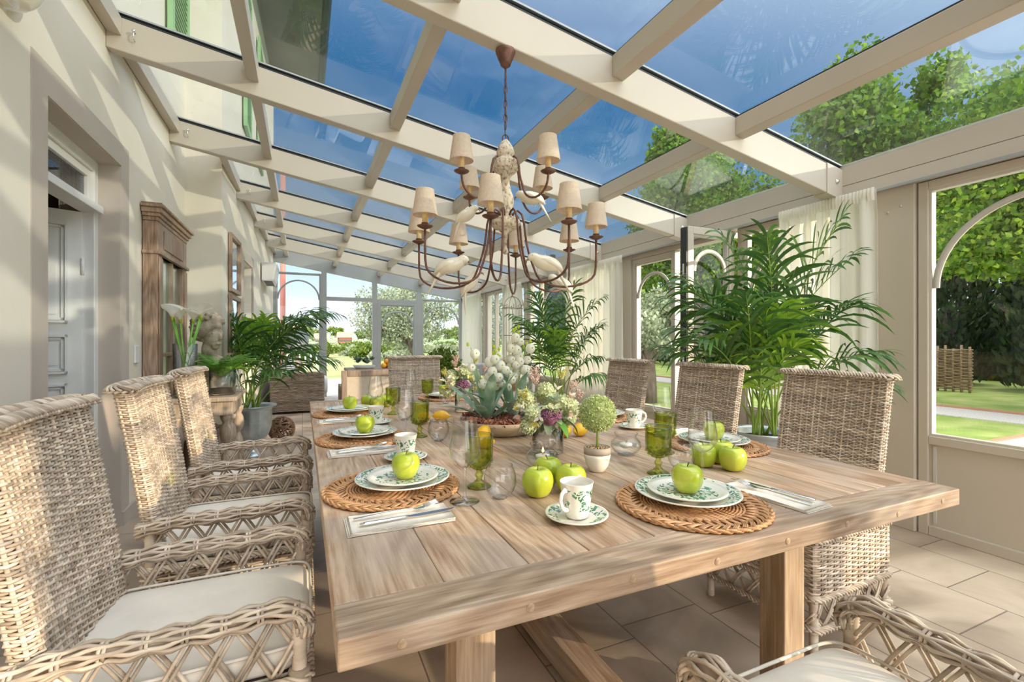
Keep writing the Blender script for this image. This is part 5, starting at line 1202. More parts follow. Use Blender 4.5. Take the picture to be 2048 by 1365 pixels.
rg = MB(); rg.tube([(0.016*cos(2*PI*q/20),0,2.148+0.02*sin(2*PI*q/20)) for q in range(20)], 0.0032, 6, closed=True); rg.build('hanging_ring', M['rust'], ch)
wr = MB(); wr.tube([(0.006*sin(i*0.9),0.006*cos(i*0.7),ztop-0.09-(ztop-0.09-2.15)*i/14) for i in range(15)], 0.0022, 5); wr.build('cord', M['seal'], ch)
def crisp(p, e=0.0012):
    out = [p[0]]
    for a, b, c in zip(p[:-2], p[1:-1], p[2:]):
        for q, w in ((a, -1), (c, 1)):
            d = Vector((q[0]-b[0], q[1]-b[1])); d = d.normalized()*min(e, d.length*0.3); out.append((max(0, b[0]+d.x), b[1]+d.y))
    return out + [p[-1]]
MB().lathe(crisp([(0,1.59),(.008,1.592),(.014,1.602),(.012,1.615),(.006,1.63),(.008,1.66),(.014,1.69),(.03,1.703),(.034,1.71),(.060,1.718),(.070,1.735),(.070,1.752),(.058,1.764),(.034,1.77),(.028,1.785),(.034,1.81),(.040,1.84),(.037,1.87),(.027,1.90),(.020,1.93),(.020,1.955),(.03,1.972),(.048,1.985),(.062,2.0),(.066,2.02),(.060,2.04),(.040,2.05),(.034,2.058),(.042,2.07),(.043,2.085),(.034,2.11),(.018,2.135),(.01,2.143),(0,2.145)]), 48).build('turned_column', M['plasterwood'], ch)
def arm(ang, r_end, z_cup, z_start, z_low, parent, big=True):
    # camera-near direction is the -view axis in plan
    d_ = Vector((cos(ang), sin(ang), 0))
    a0 = 0.030
    rl = r_end*0.62
    P_ = [(a0, z_start-0.015), (a0+0.008, z_start+0.008), (a0+0.028, z_start+0.022), (a0+0.052, z_start+0.006), (a0+0.062, z_start-0.05)]
    x_in = a0+0.062
    n = 5
    for i in range(1, n+1):
        t = i/n; P_.append((x_in + 0.30*(rl-x_in)*t**2, z_start-0.05 + (z_low+0.07-(z_start-0.05))*t))
    xs_ = P_[-1][0]
    for i in range(1, 12):
        a = PI + PI*i/12*1.0; cx_ = (xs_+r_end)/2; P_.append((cx_ + (r_end-xs_)/2*cos(a), z_low+0.07 + 0.075*sin(a)))
    P_ += [(r_end, z_low+0.075), (r_end, (z_low+z_cup)/2+0.04), (r_end, z_cup)]
    sm = [P_[0]] + [((P_[i-1][0]+2*P_[i][0]+P_[i+1][0])/4, (P_[i-1][1]+2*P_[i][1]+P_[i+1][1])/4) for i in range(1, len(P_)-1)] + [P_[-1]]
    a = MB(); a.tube([tuple(d_*x + Vector((0,0,z))) for x, z in sm], 0.0052, 8); ao = a.build('arm', M['rust'], parent)
    e_ = tuple(d_*r_end)
    c_ = (e_[0], e_[1], z_cup)
    MB().lathe([(0,-0.004),(0.012,-0.003),(0.031,0.006),(0.034,0.010),(0.031,0.011),(0.014,0.004),(0.0155,0.022),(0,0.022)], 24, c_).build('drip_pan', M['rust'], ao)
    MB().lathe([(0,0.02),(0.0125,0.02),(0.0125,0.075),(0.011,0.082),(0,0.084)], 16, c_).build('candle_sleeve', M['candle'], ao)
    lam = MB(); lam.shell([(0.0525,0.055),(0.0530,0.060),(0.0525,0.063),(0.0385,0.158),(0.0390,0.161),(0.0385,0.164),(0.0375,0.164),(0.0515,0.058),(0.0525,0.055)], 40, c_); lo_ = lam.build('lamp_shade', M['shade'], ao)
    return sm, d_, ao
near = math.atan2(-cos(math.atan(419/940)), -sin(math.atan(419/940)))
def bird(parent, loc, ang, s_=1.0, pitch=0.0):
    o_ = empty('bird', loc); o_.parent = parent; o_.rotation_euler = (0, pitch, ang); o_.scale = (s_, s_, s_)
    m = MB(); P_ = [(-0.072,0,-0.022),(-0.055,0,-0.012),(-0.03,0,0.0),(0.0,0,0.006),(0.028,0,0.014),(0.046,0,0.024),(0.058,0,0.032),(0.072,0,0.030),(0.082,0,0.022)]
    rr = [0.006,0.022,0.034,0.039,0.035,0.027,0.0245,0.021,0.008]
    Q, r2 = [], []
    for i in range(len(P_)-1):
        for t in (0, 0.33, 0.66): Q.append(Vector(P_[i]).lerp(Vector(P_[i+1]), t)); r2.append(rr[i]+(rr[i+1]-rr[i])*t)
    Q.append(Vector(P_[-1])); r2.append(rr[-1])
    for _ in range(1): Q = [Q[0]]+[(Q[i-1]+Q[i]*2+Q[i+1])/4 for i in range(1,len(Q)-1)]+[Q[-1]]; r2 = [r2[0]]+[(r2[i-1]+r2[i]*2+r2[i+1])/4 for i in range(1,len(r2)-1)]+[r2[-1]]
    m.tube(Q, r2, 16, flat=0.9); m.build('bird_body', M['bird'], o_)
    m = MB(); m.tube([(-0.040,0,-0.012),(-0.062,0,-0.045),(-0.085,0,-0.085),(-0.112,0,-0.130)], [0.016,0.0145,0.0095,0.002], 10, flat=0.5); m.build('tail', M['bird'], o_)
    m = MB()
    for sy in (-1, 1): m.tube([(0.03,sy*0.022,0.020),(-0.005,sy*0.026,0.012),(-0.045,sy*0.020,-0.008),(-0.078,sy*0.008,-0.032)], [0.010,0.018,0.013,0.002], 10, flat=0.9)
    m.build('wings', M['bird'], o_)
    MB().tube([(0.080,0,0.026),(0.092,0,0.016),(0.091,0,0.004)], [0.006,0.0045,0.001], 8).build('beak', M['greywood'], o_)
    e = MB()
    for sy in (-1, 1): e.ball((0.068,sy*0.0185,0.038), 0.0028, 6, 5)
    e.build('eyes', M['seal'], o_)
for k in range(8):
    a = near + R(-7*-1) * 0 + R(45*k) + R(-7)
    arm(a, 0.43, 1.655, 1.785, 1.435, ch)
for k in range(4):
    arm(near + R(45) + R(90*k), 0.27, 1.915, 2.035, 1.83, ch)
# place the birds where two arms dip (world axes: view right = (0.913,-0.407))
vr = math.atan2(-0.4072, 0.9133)
def rp(lat, dep, z):  # offset from the chandelier axis: to the right of view, and away from it
    return (lat*0.9133 + dep*0.4072, -lat*0.4072 + dep*0.9133, z)
bird(ch, rp(-0.245,-0.16,1.505), vr-0.15)
bird(ch, rp(0.185,-0.18,1.512), vr+PI+0.15)
bird(ch, rp(-0.175,0.06,1.455), vr+0.2, 0.9, -0.55)
bird(ch, rp(0.28,0.12,1.46), vr+PI-0.5, 0.9, -0.2)
bird(ch, rp(0.125,0.06,1.875), vr+PI-0.4, 0.95)
bird(ch, rp(-0.20,0.10,1.80), vr-0.3, 0.85, -0.2)

# ================================================================ PALMS
def frond(o, base, az, L_, lean0, lean1, ll, n, seed, m_='palm', bare=0.42, wid=0.0235, power=1.7, lim=None):
    rnd = random.Random(seed); f = MB(); st = MB(); K = 26; p = Vector(base); pts = [p.copy()]; dirs = []
    for i in range(K):
        t = i/K; th = lean0 + (lean1-lean0)*t**power; d_ = Vector((sin(th)*cos(az), sin(th)*sin(az), cos(th))); dirs.append(d_); p = p + d_*(L_/K); pts.append(p.copy())
    dirs.append(dirs[-1])
    st.tube(pts, [0.0065*(1-0.8*i/K)+0.001 for i in range(K+1)], 6)
    for i in range(n):
        t = bare + (1-bare)*i/(n-1)*0.985; q = t*K; j = min(K-1, int(q)); pp = pts[j].lerp(pts[j+1], q-j); d_ = dirs[j]
        side = d_.cross(Vector((0,0,1)));
        side = side.normalized() if side.length > 0.05 else Vector((-sin(az), cos(az), 0)); up = side.cross(d_).normalized()
        u = (t-bare)/(1-bare); env = (0.55+0.45*sin(PI*min(1, u*1.15+0.1))) if u < 0.8 else (0.55+0.45*sin(PI*min(1, 0.8*1.15+0.1)))*(1-(u-0.8)*2.0)
        for s_ in (-1, 1):
            fa = R(50 - 30*u) + rnd.uniform(-.07,.07); dr = (side*s_*sin(fa) + d_*cos(fa) + up*rnd.uniform(0.15,0.5)).normalized()
            f.blade(pp, dr, up, ll*env*rnd.uniform(0.9,1.08), wid, 7, rnd.uniform(1.0,2.4), wp=0.75)
    if lim:
        ox = o.location.x
        for q_ in (f, st):
            nv = []
            for x_, y_, z_ in q_.v:
                wx = x_ + ox
                if wx > lim[1] - 0.12: wx = lim[1] - 0.12*math.exp(-(wx - lim[1] + 0.12)/0.12)
                if wx < lim[0] + 0.12: wx = lim[0] + 0.12*math.exp(-(lim[0] + 0.12 - wx)/0.12)
                nv.append((wx - ox, y_, z_))
            q_.v = nv
    fo = f.build('frond', M[m_], o); st.build('stalk', M['palm_stem'], fo)
def palm(o, z0, specs, spread=0.05, seed=1, lim=None):
    rnd = random.Random(seed)
    for k, (az, L_, l0, l1, ll, m_) in enumerate(specs):
        if k % 4 == 3 and m_ == 'palm': continue
        a = rnd.random()*6.28; frond(o, (spread*cos(a), spread*sin(a), z0), R(az), L_, R(l0), R(l1)*0.92, ll*1.38, 18, seed*50+k, m_, lim=lim)
# az is measured in world axes (0 = towards the garden, 90 = towards the end wall)
o = empty('potted_palm', (-0.47, 5.42, 0), label='kentia palm in a fluted zinc urn on the left, beside the console and bust', cat='potted palm')
flu = lambda r, z, a: r*(1+0.02*cos(16*a)) if 0.22 < z < 0.42 else r
MB().lathe([(0,0.0),(0.115,0.0),(0.12,0.02),(0.08,0.045),(0.05,0.09),(0.06,0.135),(0.11,0.165),(0.155,0.22),(0.178,0.30),(0.182,0.38),(0.184,0.47),(0.188,0.49),(0.225,0.505),(0.23,0.515),(0.222,0.52),(0.18,0.50),(0.172,0.46)], 64, mod=flu).build('zinc_urn', M['zinc'], o)
MB().lathe([(0,0.475),(0.176,0.47)], 30).build('soil', M['soil'], o)
palm(o, 0.47, [(200,1.15,6,60,.30,'palm'),(160,1.05,12,75,.32,'palm'),(250,1.05,8,62,.30,'palm'),(290,1.1,8,70,.32,'palm'),(330,1.15,12,88,.34,'palm'),(0,1.5,7,118,.34,'palm'),(25,1.35,6,95,.34,'palm'),(-20,1.25,16,100,.34,'palm'),(60,1.2,10,80,.32,'palm'),(110,1.15,10,75,.3,'palm'),(-40,1.0,28,105,.3,'palm'),(-60,0.95,6,40,.30,'palm_young'),(210,0.85,30,100,.28,'palm'),(235,0.75,40,95,.24,'palm'),(-10,0.95,34,110,.3,'palm'),(310,0.9,4,30,.30,'palm_young'),(190,1.0,20,90,.3,'palm'),(350,1.2,10,85,.33,'palm'),(300,0.8,36,105,.27,'palm'),(270,1.2,3,35,.3,'palm'),(180,1.1,10,70,.3,'palm'),(20,1.0,22,100,.3,'palm')], 0.06, 3, (-0.63, 9))
o = empty('potted_palm', (2.93, 2.27, 0), label='tall kentia palm in a grey zinc pot before the right hand curtain', cat='potted palm')
MB().lathe([(0,0),(0.13,0),(0.135,0.01),(0.165,0.30),(0.178,0.50),(0.20,0.52),(0.218,0.54),(0.216,0.552),(0.196,0.545),(0.172,0.525),(0.165,0.48)], 56).build('zinc_pot', M['zinc'], o)
MB().lathe([(0,0.505),(0.166,0.50)], 30).build('soil', M['soil'], o)
palm(o, 0.50, [(125,1.35,6,65,.34,'palm'),(170,1.30,10,80,.36,'palm'),(215,1.15,10,75,.36,'palm'),(270,1.25,10,72,.36,'palm'),(300,1.35,7,60,.38,'palm'),(320,1.2,14,85,.38,'palm'),(340,1.1,10,75,.34,'palm'),(100,1.15,12,80,.34,'palm'),(80,1.1,8,70,.32,'palm'),(290,1.5,3,40,.36,'palm'),(110,1.5,2,38,.36,'palm'),(240,0.95,8,50,.38,'palm_young'),(225,0.80,6,40,.36,'palm_young'),(260,0.75,14,60,.32,'palm_young'),(150,0.95,26,95,.34,'palm'),(130,0.85,40,105,.28,'palm'),(300,0.95,28,95,.34,'palm'),(190,1.0,22,95,.34,'palm'),(120,1.1,20,92,.34,'palm'),(285,1.1,20,85,.34,'palm'),(210,1.4,3,45,.34,'palm'),(310,0.8,40,100,.28,'palm'),(140,1.25,12,85,.34,'palm')], 0.07, 4, (-9, 3.27))
o = empty('potted_palm', (2.98, 5.2, 0), label='dark green kentia palm in the middle distance between the two curtains', cat='potted palm')
MB().lathe([(0,0),(0.14,0),(0.16,0.02),(0.19,0.40),(0.20,0.44),(0.17,0.44),(0.16,0.38)], 40).build('pot', M['greywood'], o)
MB().lathe([(0,0.41),(0.165,0.40)], 30).build('soil', M['soil'], o)
palm(o, 0.40, [(115,1.35,6,60,.30,'palm'),(150,1.35,8,80,.32,'palm'),(200,1.2,10,75,.32,'palm'),(250,1.25,10,70,.32,'palm'),(295,1.55,7,78,.34,'palm'),(310,1.25,12,88,.34,'palm'),(330,1.1,10,75,.3,'palm'),(90,1.15,12,80,.3,'palm'),(280,1.5,3,40,.32,'palm'),(140,1.5,4,45,.32,'palm'),(240,0.95,8,50,.32,'palm_young'),(160,0.95,26,95,.3,'palm'),(130,0.95,34,100,.28,'palm'),(300,0.95,28,100,.3,'palm'),(190,1.0,22,95,.3,'palm'),(120,1.2,20,92,.3,'palm'),(290,0.8,40,112,.3,'palm'),(210,1.4,3,50,.3,'palm')], 0.07, 6, (-9, 3.27))

# ================================================================ CURTAINS
def curtain(y0, y1, lab, z0=0.03, z1=2.15, x=3.36, flare=0.0, seed=1, folds=9):
    rnd = random.Random(seed); o = empty('curtain', (x,(y0+y1)/2,0), label=lab, cat='curtain'); w_ = (y1-y0)/2
    ph = [rnd.random()*6 for _ in range(4)]; nu, nv = folds*16, 26
    def P_(u, v):
        k = (u*folds)*2*PI; top = max(0, (v-0.93)/0.07)
        am = 0.030*(1-top)*(0.7+0.5*(1-v)) + 0.004
        dx = am*(sin(k+0.7*sin(k*0.31+ph[0])) + 0.35*sin(k*2.3+ph[1]+v*1.5)) + top*0.006*sin(k*4)
        yy = -w_*(1+flare*(1-v)) + 2*w_*(1+flare*(1-v))*u + 0.008*sin(k*1.7+ph[2])
        return (dx, yy, z0 + (z1-z0)*v)
    m = MB(); vs = [P_(i/nu, j/nv) for j in range(nv+1) for i in range(nu+1)]; q = nu+1
    vs2 = [(x_+0.0022, y_, z_) for x_, y_, z_ in vs]; n_ = len(vs)
    f = [(j*q+i, j*q+i+1, (j+1)*q+i+1, (j+1)*q+i) for j in range(nv) for i in range(nu)]
    m.add(vs, f).build('cloth_panel', M['curtain'], o)
    h = MB(); zt = z1 - 0.075
    vs = []
    for j, z in enumerate((zt, zt+0.012, zt+0.035, zt+0.06, z1+0.008)):
        for i in range(nu*2+1):
            u = i/(nu*2); k = u*folds*2*PI; vs.append((-0.008 - (0.005 if j in (2,3) else 0.0) + 0.007*sin(k*4.3+ph[3]+0.4*sin(k)) , -w_+2*w_*u, z))
    q = nu*2+1; h.add(vs, [(j*q+i, j*q+i+1, (j+1)*q+i+1, (j+1)*q+i) for j in range(4) for i in range(nu*2)]).build('gathered_heading', M['curtain'], o)
curtain(1.80, 2.46, 'sheer white curtain on the right behind the tall palm, nearest of the four', seed=1, folds=7, flare=0.02, x=3.34)
curtain(4.42, 5.66, 'wide sheer white curtain behind the last right hand chair', seed=2, folds=11)
curtain(7.16, 7.95, 'sheer white curtain behind the bird cage', seed=3, folds=7)
curtain(9.15, 10.3, 'bluish white curtain in the far right corner of the room', seed=4, folds=9)

# ================================================================ LEFT SIDE FURNITURE
o = empty('mirror_frame', (-0.995, 4.60, 0), label='tall aged wooden window frame with small greenish panes leaning on the left wall', cat='window frame')
f = MB(); f.box(-0.05,0.04,-0.46,-0.335,0,2.04).box(-0.05,0.04,0.335,0.46,0,2.04).box(-0.05,0.04,-0.335,0.335,1.80,2.04).box(-0.05,0.04,-0.335,0.335,0.0,0.35)
f.build('timber_frame', M['pine_z'], o, False, bevel=0.006)
f = MB()
for k, (a, z0, z1) in enumerate(((0.0,2.04,2.07),(0.012,2.07,2.095),(0.028,2.095,2.13),(0.045,2.13,2.15),(0.03,2.15,2.165))): f.box(-0.05,0.045+a,-0.465-a,0.465+a,z0,z1)
f.box(-0.05,0.06,-0.475,0.475,1.80,1.825); f.build('cornice', M['pine_z'], o, False, bevel=0.005)
f = MB(); f.box(0.04,0.050,-0.445,-0.355,0.1,1.78).box(0.04,0.050,0.355,0.445,0.1,1.78).box(0.04,0.048,-0.30,0.30,1.86,2.0); f.build('carved_panels', M['pine_z'], o, False, bevel=0.005)
f = MB(); f.box(0.0,0.035,-0.015,0.015,0.35,1.80)
for z in (0.70,1.065,1.43): f.box(0.0,0.035,-0.335,0.335,z-0.014,z+0.014)
f.build('glazing_bars', M['pine_z'], o, False, bevel=0.004)
MB().box(0.005,0.012,-0.335,0.335,0.35,1.80).build('old_mirror_panes', mat('greenish old mirror', [(0.3,(0.40,0.50,0.44)),(0.7,(0.55,0.63,0.56))], 3, rough=0.12, metal=0.85), o, False)
# light switch
tag(MB().box(-1.05,-1.038,3.97,4.05,1.02,1.14).build('light_switch', M['white'], None, False, bevel=0.003), 'small white light switch on the wall left of the old window frame', 'light switch')
# wall sconce
o = empty('wall_sconce', (-1.05,2.40,2.52), label='half bowl plaster wall lamp in the upper left corner', cat='wall lamp')
sh = MB(); vs = []; n = 20
for j in range(8):
    for i in range(n+1):
        a = -PI/2 + PI*i/n; r = 0.06+0.075*sin(PI/2*j/7); vs.append((r*cos(a), r*sin(a), -0.06+0.12*(1-cos(PI/2*j/7))))
sh.add(vs, [(j*(n+1)+i, j*(n+1)+i+1, (j+1)*(n+1)+i+1, (j+1)*(n+1)+i) for j in range(7) for i in range(n)]); sh.build('lamp_bowl', M['ceramic'], o); MB().box(0,0.03,-0.04,0.04,-0.06,0.06).build('wall_bracket', M['plaster'], o, False)
# console table
o = empty('console_table', (-0.655,4.42,0), label='pale carved wooden console with scalloped legs against the left wall', cat='console table')
MB().box(-0.265,0.20,-0.34,0.34,0.715,0.75).build('table_top', M['console'], o, False, bevel=0.008)
MB().box(-0.24,0.17,-0.31,0.31,0.61,0.715).build('apron', M['console'], o, False, bevel=0.004)
for sx in (-1,1):
    for sy in (-1,1):
        MB().lathe([(0.045,0),(0.05,0.03),(0.03,0.07),(0.035,0.10),(0.05,0.16),(0.058,0.24),(0.05,0.32),(0.032,0.37),(0.03,0.39),(0.05,0.42),(0.058,0.47),(0.05,0.52),(0.035,0.55),(0.05,0.58),(0.055,0.61)], 4, (sx*0.165-0.03,sy*0.26,0)).build('carved_leg', M['console'], o, True)
MB().box(-0.2,0.2,-0.26,0.26,0.12,0.145).build('lower_shelf', M['console'], o, False, bevel=0.004)
# lantern on the shelf
l = empty('lantern', (-0.70,4.42,0.1455), label='small glazed metal lantern on the console shelf behind the wicker chairs', cat='lantern')
f = MB()
for sx in (-1,1):
    for sy in (-1,1): f.box(sx*0.09-0.006,sx*0.09+0.006,sy*0.09-0.006,sy*0.09+0.006,0,0.33)
f.box(-0.1,0.1,-0.1,0.1,0,0.015).box(-0.1,0.1,-0.1,0.1,0.32,0.335)
f.build('cage', M['greywood'], l, False); g = MB(); g.box(-0.085,0.085,-0.087,-0.085,0.015,0.32).box(0.085,0.087,-0.085,0.085,0.015,0.32); g.build('glass', M['clear'], l, False)
MB().lathe([(0.1,0.335),(0.05,0.38),(0.02,0.40),(0.0,0.42)], 4).build('lid', M['greywood'], l, False)
MB().lathe([(0,0.015),(0.035,0.015),(0.035,0.16),(0,0.16)], 20).build('candle', M['wax'], l)
# calla vase
o = empty('calla_vase', (-0.80,4.20,0.7505), label='tall clear vase with white calla lilies on the console', cat='vase')
MB().shell([(0,0.004),(0.068,0.004),(0.072,0.008),(0.078,0.40),(0.076,0.40),(0.070,0.012),(0,0.012)], 36).build('glass_vase', M['crystal'], o)
rnd = random.Random(3)
for k in range(6):
    a = k*1.05; sx = -0.035 if k % 2 == 0 else 0.075
    tip = Vector((0.45*sx + 0.03*cos(a), 0.02*sin(a) - (0.8*sx if False else 0) + sx*0.9*0.0, 0.565+0.015*(k % 3))); tip.x += (0.05 if k % 2 else -0.05); tip.y += (-0.02 if k % 2 else 0.02)
    b0 = Vector((-tip.x*0.5, -tip.y*0.5, 0.015)); s_ = MB(); s_.tube([b0, b0.lerp(tip,0.5)+Vector((0,0,0.0)), tip], [0.008,0.0075,0.0065], 8); so = s_.build('calla_stem', M['callagreen'], o)
    f = MB(); nn = 20; vs = []
    for j in range(9):
        t = j/8
        for i in range(nn):
            an = 2*PI*i/nn; r = 0.007 + 0.045*t**1.6; flare = 0.022*t**3*(1 if cos(an-a) > 0 else 0.2)
            vs.append((tip.x+(r+flare)*cos(an), tip.y+(r+flare)*sin(an), tip.z + 0.085*t + 0.035*t*t*cos(an-a) - 0.012*t**4))
    f.add(vs, [(j*nn+i, j*nn+(i+1) % nn, (j+1)*nn+(i+1) % nn, (j+1)*nn+i) for j in range(8) for i in range(nn)]); f.build('calla_flower', M['petal'], so)
    g = MB(); g.lathe([(0.0065,-0.01),(0.009,0.008),(0.013,0.026)], 12, tuple(tip)); g.build('green_throat', M['bud'], so)
# fern vase
o = empty('fern_vase', (-0.575,4.30,0.7505), label='bushy green fern in a clear glass cylinder on the console', cat='potted fern')
MB().shell([(0,0.004),(0.085,0.004),(0.09,0.008),(0.092,0.20),(0.09,0.20),(0.088,0.012),(0,0.012)], 36).build('glass_cylinder', M['crystal'], o)
MB().lathe([(0,0.012),(0.08,0.012),(0.082,0.05),(0,0.055)], 24).build('soil', M['soil'], o)
rnd = random.Random(6)
for k in range(38):
    az = rnd.random()*2*PI; L_ = rnd.uniform(0.2,0.36); th0, th1 = rnd.uniform(0.2,0.7), rnd.uniform(1.4,2.1); p = Vector((0.02*cos(az),0.02*sin(az),0.14)); f = MB(); pts = [p.copy()]; K = 14; ds = []
    for i in range(K):
        t = i/K; th = th0+(th1-th0)*t; d_ = Vector((sin(th)*cos(az), sin(th)*sin(az), cos(th))); ds.append(d_); p = p + d_*L_/K; pts.append(p.copy())
    f.tube(pts, 0.0015, 4)
    for i in range(2, K):
        for hh in (0, 0.5):
            pp = pts[i].lerp(pts[i+1], hh); side = ds[i].cross(Vector((0,0,1))); side = side.normalized() if side.length > 0.05 else Vector((1,0,0)); up = side.cross(ds[i]); env = sin(PI*(i/K)**0.8)*0.038+0.006
            for s_ in (-1,1): f.blade(pp, side*s_+ds[i]*0.35, up, env, 0.0085, 3, 0.5, wp=0.5)
    f.build('fern_frond', M['fern'], o)
# stone bust seen from behind, face turned to the right
o = empty('stone_bust', (-0.72,4.60,0.7505), rz=vr-0.35, label='weathered stone bust of a curly haired head turned to the right on the console', cat='bust')
b = bmesh.new()
def blob(c, r, s_): 
    q = bmesh.ops.create_icosphere(b, subdivisions=4, radius=r, matrix=Matrix.Translation(c) @ Matrix.Diagonal((*s_, 1)))
blob((-0.01,0,0.53),0.118,(1.08,0.86,1.04)); blob((0.055,0,0.46),0.085,(1.0,0.80,1.05)); blob((0.085,0,0.40),0.045,(1,0.8,0.8)); blob((0.142,0,0.452),0.019,(1.1,0.7,1.5)); blob((0.112,0.03,0.485),0.018,(0.8,1.2,0.6)); blob((0.112,-0.03,0.485),0.018,(0.8,1.2,0.6)); blob((0.09,0,0.37),0.028,(1,1,0.8)); blob((-0.07,0,0.50),0.08,(1,1,1.1)); blob((0.02,0,0.34),0.062,(0.95,0.9,1.8)); blob((-0.01,0,0.235),0.105,(1.1,1.6,0.72)); blob((0.0,0.0,0.17),0.10,(1.05,1.75,0.8)); blob((0.128,0,0.40),0.016,(0.8,1.3,0.6))
rnd = random.Random(2)
for _ in range(120):
    v = Vector((rnd.uniform(-1,0.55), rnd.uniform(-1,1), rnd.uniform(-0.55,1))).normalized()
    if v.x > 0.2 and v.z < 0.25: continue
    blob((v.x*0.128, v.y*0.104, 0.535+v.z*0.122), rnd.uniform(0.013,0.024), (1,1,0.8))
for v in b.verts:
    n_ = mnoise.noise(v.co*45)*0.004 + mnoise.noise(v.co*110)*0.002; v.co += v.co.normalized()*n_
me = bpy.data.meshes.new('head_and_shoulders'); b.to_mesh(me); b.free(); me.materials.append(M['stone']); me.polygons.foreach_set('use_smooth', [True]*len(me.polygons))
bo = bpy.data.objects.new('head_and_shoulders', me); C.objects.link(bo); bo.parent = o
rm = bo.modifiers.new('r', 'REMESH'); rm.mode = 'VOXEL'; rm.voxel_size = 0.0045; rm.use_smooth_shade = True
MB().lathe([(0.0,0),(0.10,0),(0.10,0.02),(0.06,0.04),(0.05,0.08),(0.07,0.10),(0.08,0.12),(0,0.12)], 28).build('socle', M['stone'], o)
# framed pictures on the far left wall
def picture(y0, y1, z0, z1, lab):
    xa, xb = wallx(y0), wallx(y1); an = math.atan2(y1-y0, xb-xa) ; w_ = y1-y0; o = empty('framed_mirror', (xa+0.005, y0, z0), label=lab, cat='mirror'); o.rotation_euler = (0,0,-math.atan(0.0412)); h = z1-z0
    f = MB(); f.box(0,0.035,0,0.045,0,h).box(0,0.035,w_-0.045,w_,0,h).box(0,0.035,0.045,w_-0.045,0,0.045).box(0,0.035,0.045,w_-0.045,h-0.045,h); f.build('frame', M['pine_z'], o, False, bevel=0.004)
    MB().box(0.005,0.012,0.045,w_-0.045,0.045,h-0.045).build('mirror_glass', M['mirror'], o, False)
    g = MB(); g.box(0.012,0.018,0.10,0.108,0.045,h-0.045).box(0.012,0.018,w_-0.108,w_-0.10,0.045,h-0.045); g.build('inner_line', M['pine_z'], o, False)
picture(5.80, 6.42, 1.70, 2.33, 'upper of the two wood framed mirrors on the far left wall')
picture(5.80, 6.42, 1.04, 1.67, 'lower of the two wood framed mirrors on the far left wall')
# air conditioner
o = empty('air_conditioner', (wallx(8.9)+0.0, 8.5, 2.13), label='white air conditioning unit high on the far left wall', cat='air conditioner')
a = MB(); a.hexa([(0,0,0.0),(0.17,0,0.0),(0.17,0.85,0.0),(0,0.85,0.0),(0,0,0.30),(0.22,0,0.30),(0.22,0.85,0.30),(0,0.85,0.30)]); a.v = [(x_, y_, z_) for x_, y_, z_ in a.v]; a.build('casing', M['white'], o, False, bevel=0.012, bseg=3)
MB().box(0.03,0.15,0.06,0.79,-0.004,0.004).build('air_outlet', M['seal'], o, False); MB().hexa([(0.17,0.04,0.02),(0.178,0.04,0.02),(0.178,0.81,0.02),(0.17,0.81,0.02),(0.21,0.04,0.28),(0.226,0.04,0.28),(0.226,0.81,0.28),(0.21,0.81,0.28)]).build('front_panel', M['alu_pale'], o, False)

# ================================================================ LOUNGE AT THE FAR END
def rattan_box(name, x0, x1, y0, y1, z0, z1, parent, dz=0.022):
    m = MB(); cx, cy = (x0+x1)/2, (y0+y1)/2; ol = rrect(x0, x1, y0, y1, 0.02, 2)
    res = weave_loop(m, ol, int((z1-z0)/0.0125), z0+0.006, 0.0125, 0.006, 0.0062, lambda x, y, z: (x, y, z), max(12, int(((x1-x0)+(y1-y0))*2/0.05)), n=4)
    m.box(x0+0.006, x1-0.006, y0+0.006, y1-0.006, z0, z1)
    return m.build(name, M['rattan_dark'], parent)
def softbox(mb, c, s_, e=0.3, n=26, k=12):
    def sp(v, e): return math.copysign(abs(v)**e, v)
    vs = []
    for i in range(k+1):
        v = -PI/2+PI*i/k
        for j in range(n): u = 2*PI*j/n; vs.append((c[0]+s_[0]*sp(cos(v),e)*sp(cos(u),e), c[1]+s_[1]*sp(cos(v),e)*sp(sin(u),e), c[2]+s_[2]*sp(sin(v),0.6)))
    mb.add(vs, [(i*n+j, i*n+(j+1) % n, (i+1)*n+(j+1) % n, (i+1)*n+j) for i in range(k) for j in range(n)]); return mb
o = empty('rattan_sofa', (-0.06, 8.3, 0), label='dark rattan sofa with white cushions along the far left wall, behind the zinc urn', cat='sofa')
rattan_box('side_panel', -0.40, 0.38, -0.06, 0.06, 0.04, 0.66, o); rattan_box('back_panel', -0.40, -0.28, 0.06, 1.7, 0.04, 0.70, o); rattan_box('seat_base', -0.28, 0.36, 0.06, 1.7, 0.04, 0.34, o)
softbox(MB(), (0.06, 0.9, 0.41), (0.34, 0.82, 0.08)).build('seat_cushion', M['white_cloth'], o); 
for y_ in (0.40, 1.2): softbox(MB(), (-0.17, y_, 0.62), (0.10, 0.38, 0.20)).build('back_cushion', M['white_cloth'], o)
softbox(MB(), (0.38, 0.35, 0.42), (0.07, 0.25, 0.14)).build('throw_cushion', M['white_cloth'], o)
o = empty('table_lamp', (-0.12, 10.2, 0), label='lamp with a grey drum shade in front of the left end window', cat='lamp')
MB().lathe([(0,0),(0.2,0),(0.2,0.02),(0.02,0.03),(0.02,0.55),(0.10,0.58),(0.13,0.68),(0.09,0.80),(0.03,0.86),(0.015,0.98),(0,0.98)], 28).build('lamp_base', M['taupe_bowl'], o)
MB().shell([(0.235,0.93),(0.235,1.36),(0.23,1.36),(0.23,0.93)], 40).build('lamp_shade', M['lamp_grey'], o)
o = empty('driftwood_ball', (-0.22,6.05,0), label='round ball of brown root wood on the floor behind the zinc urn', cat='ornament')
d = MB(); rnd = random.Random(11)
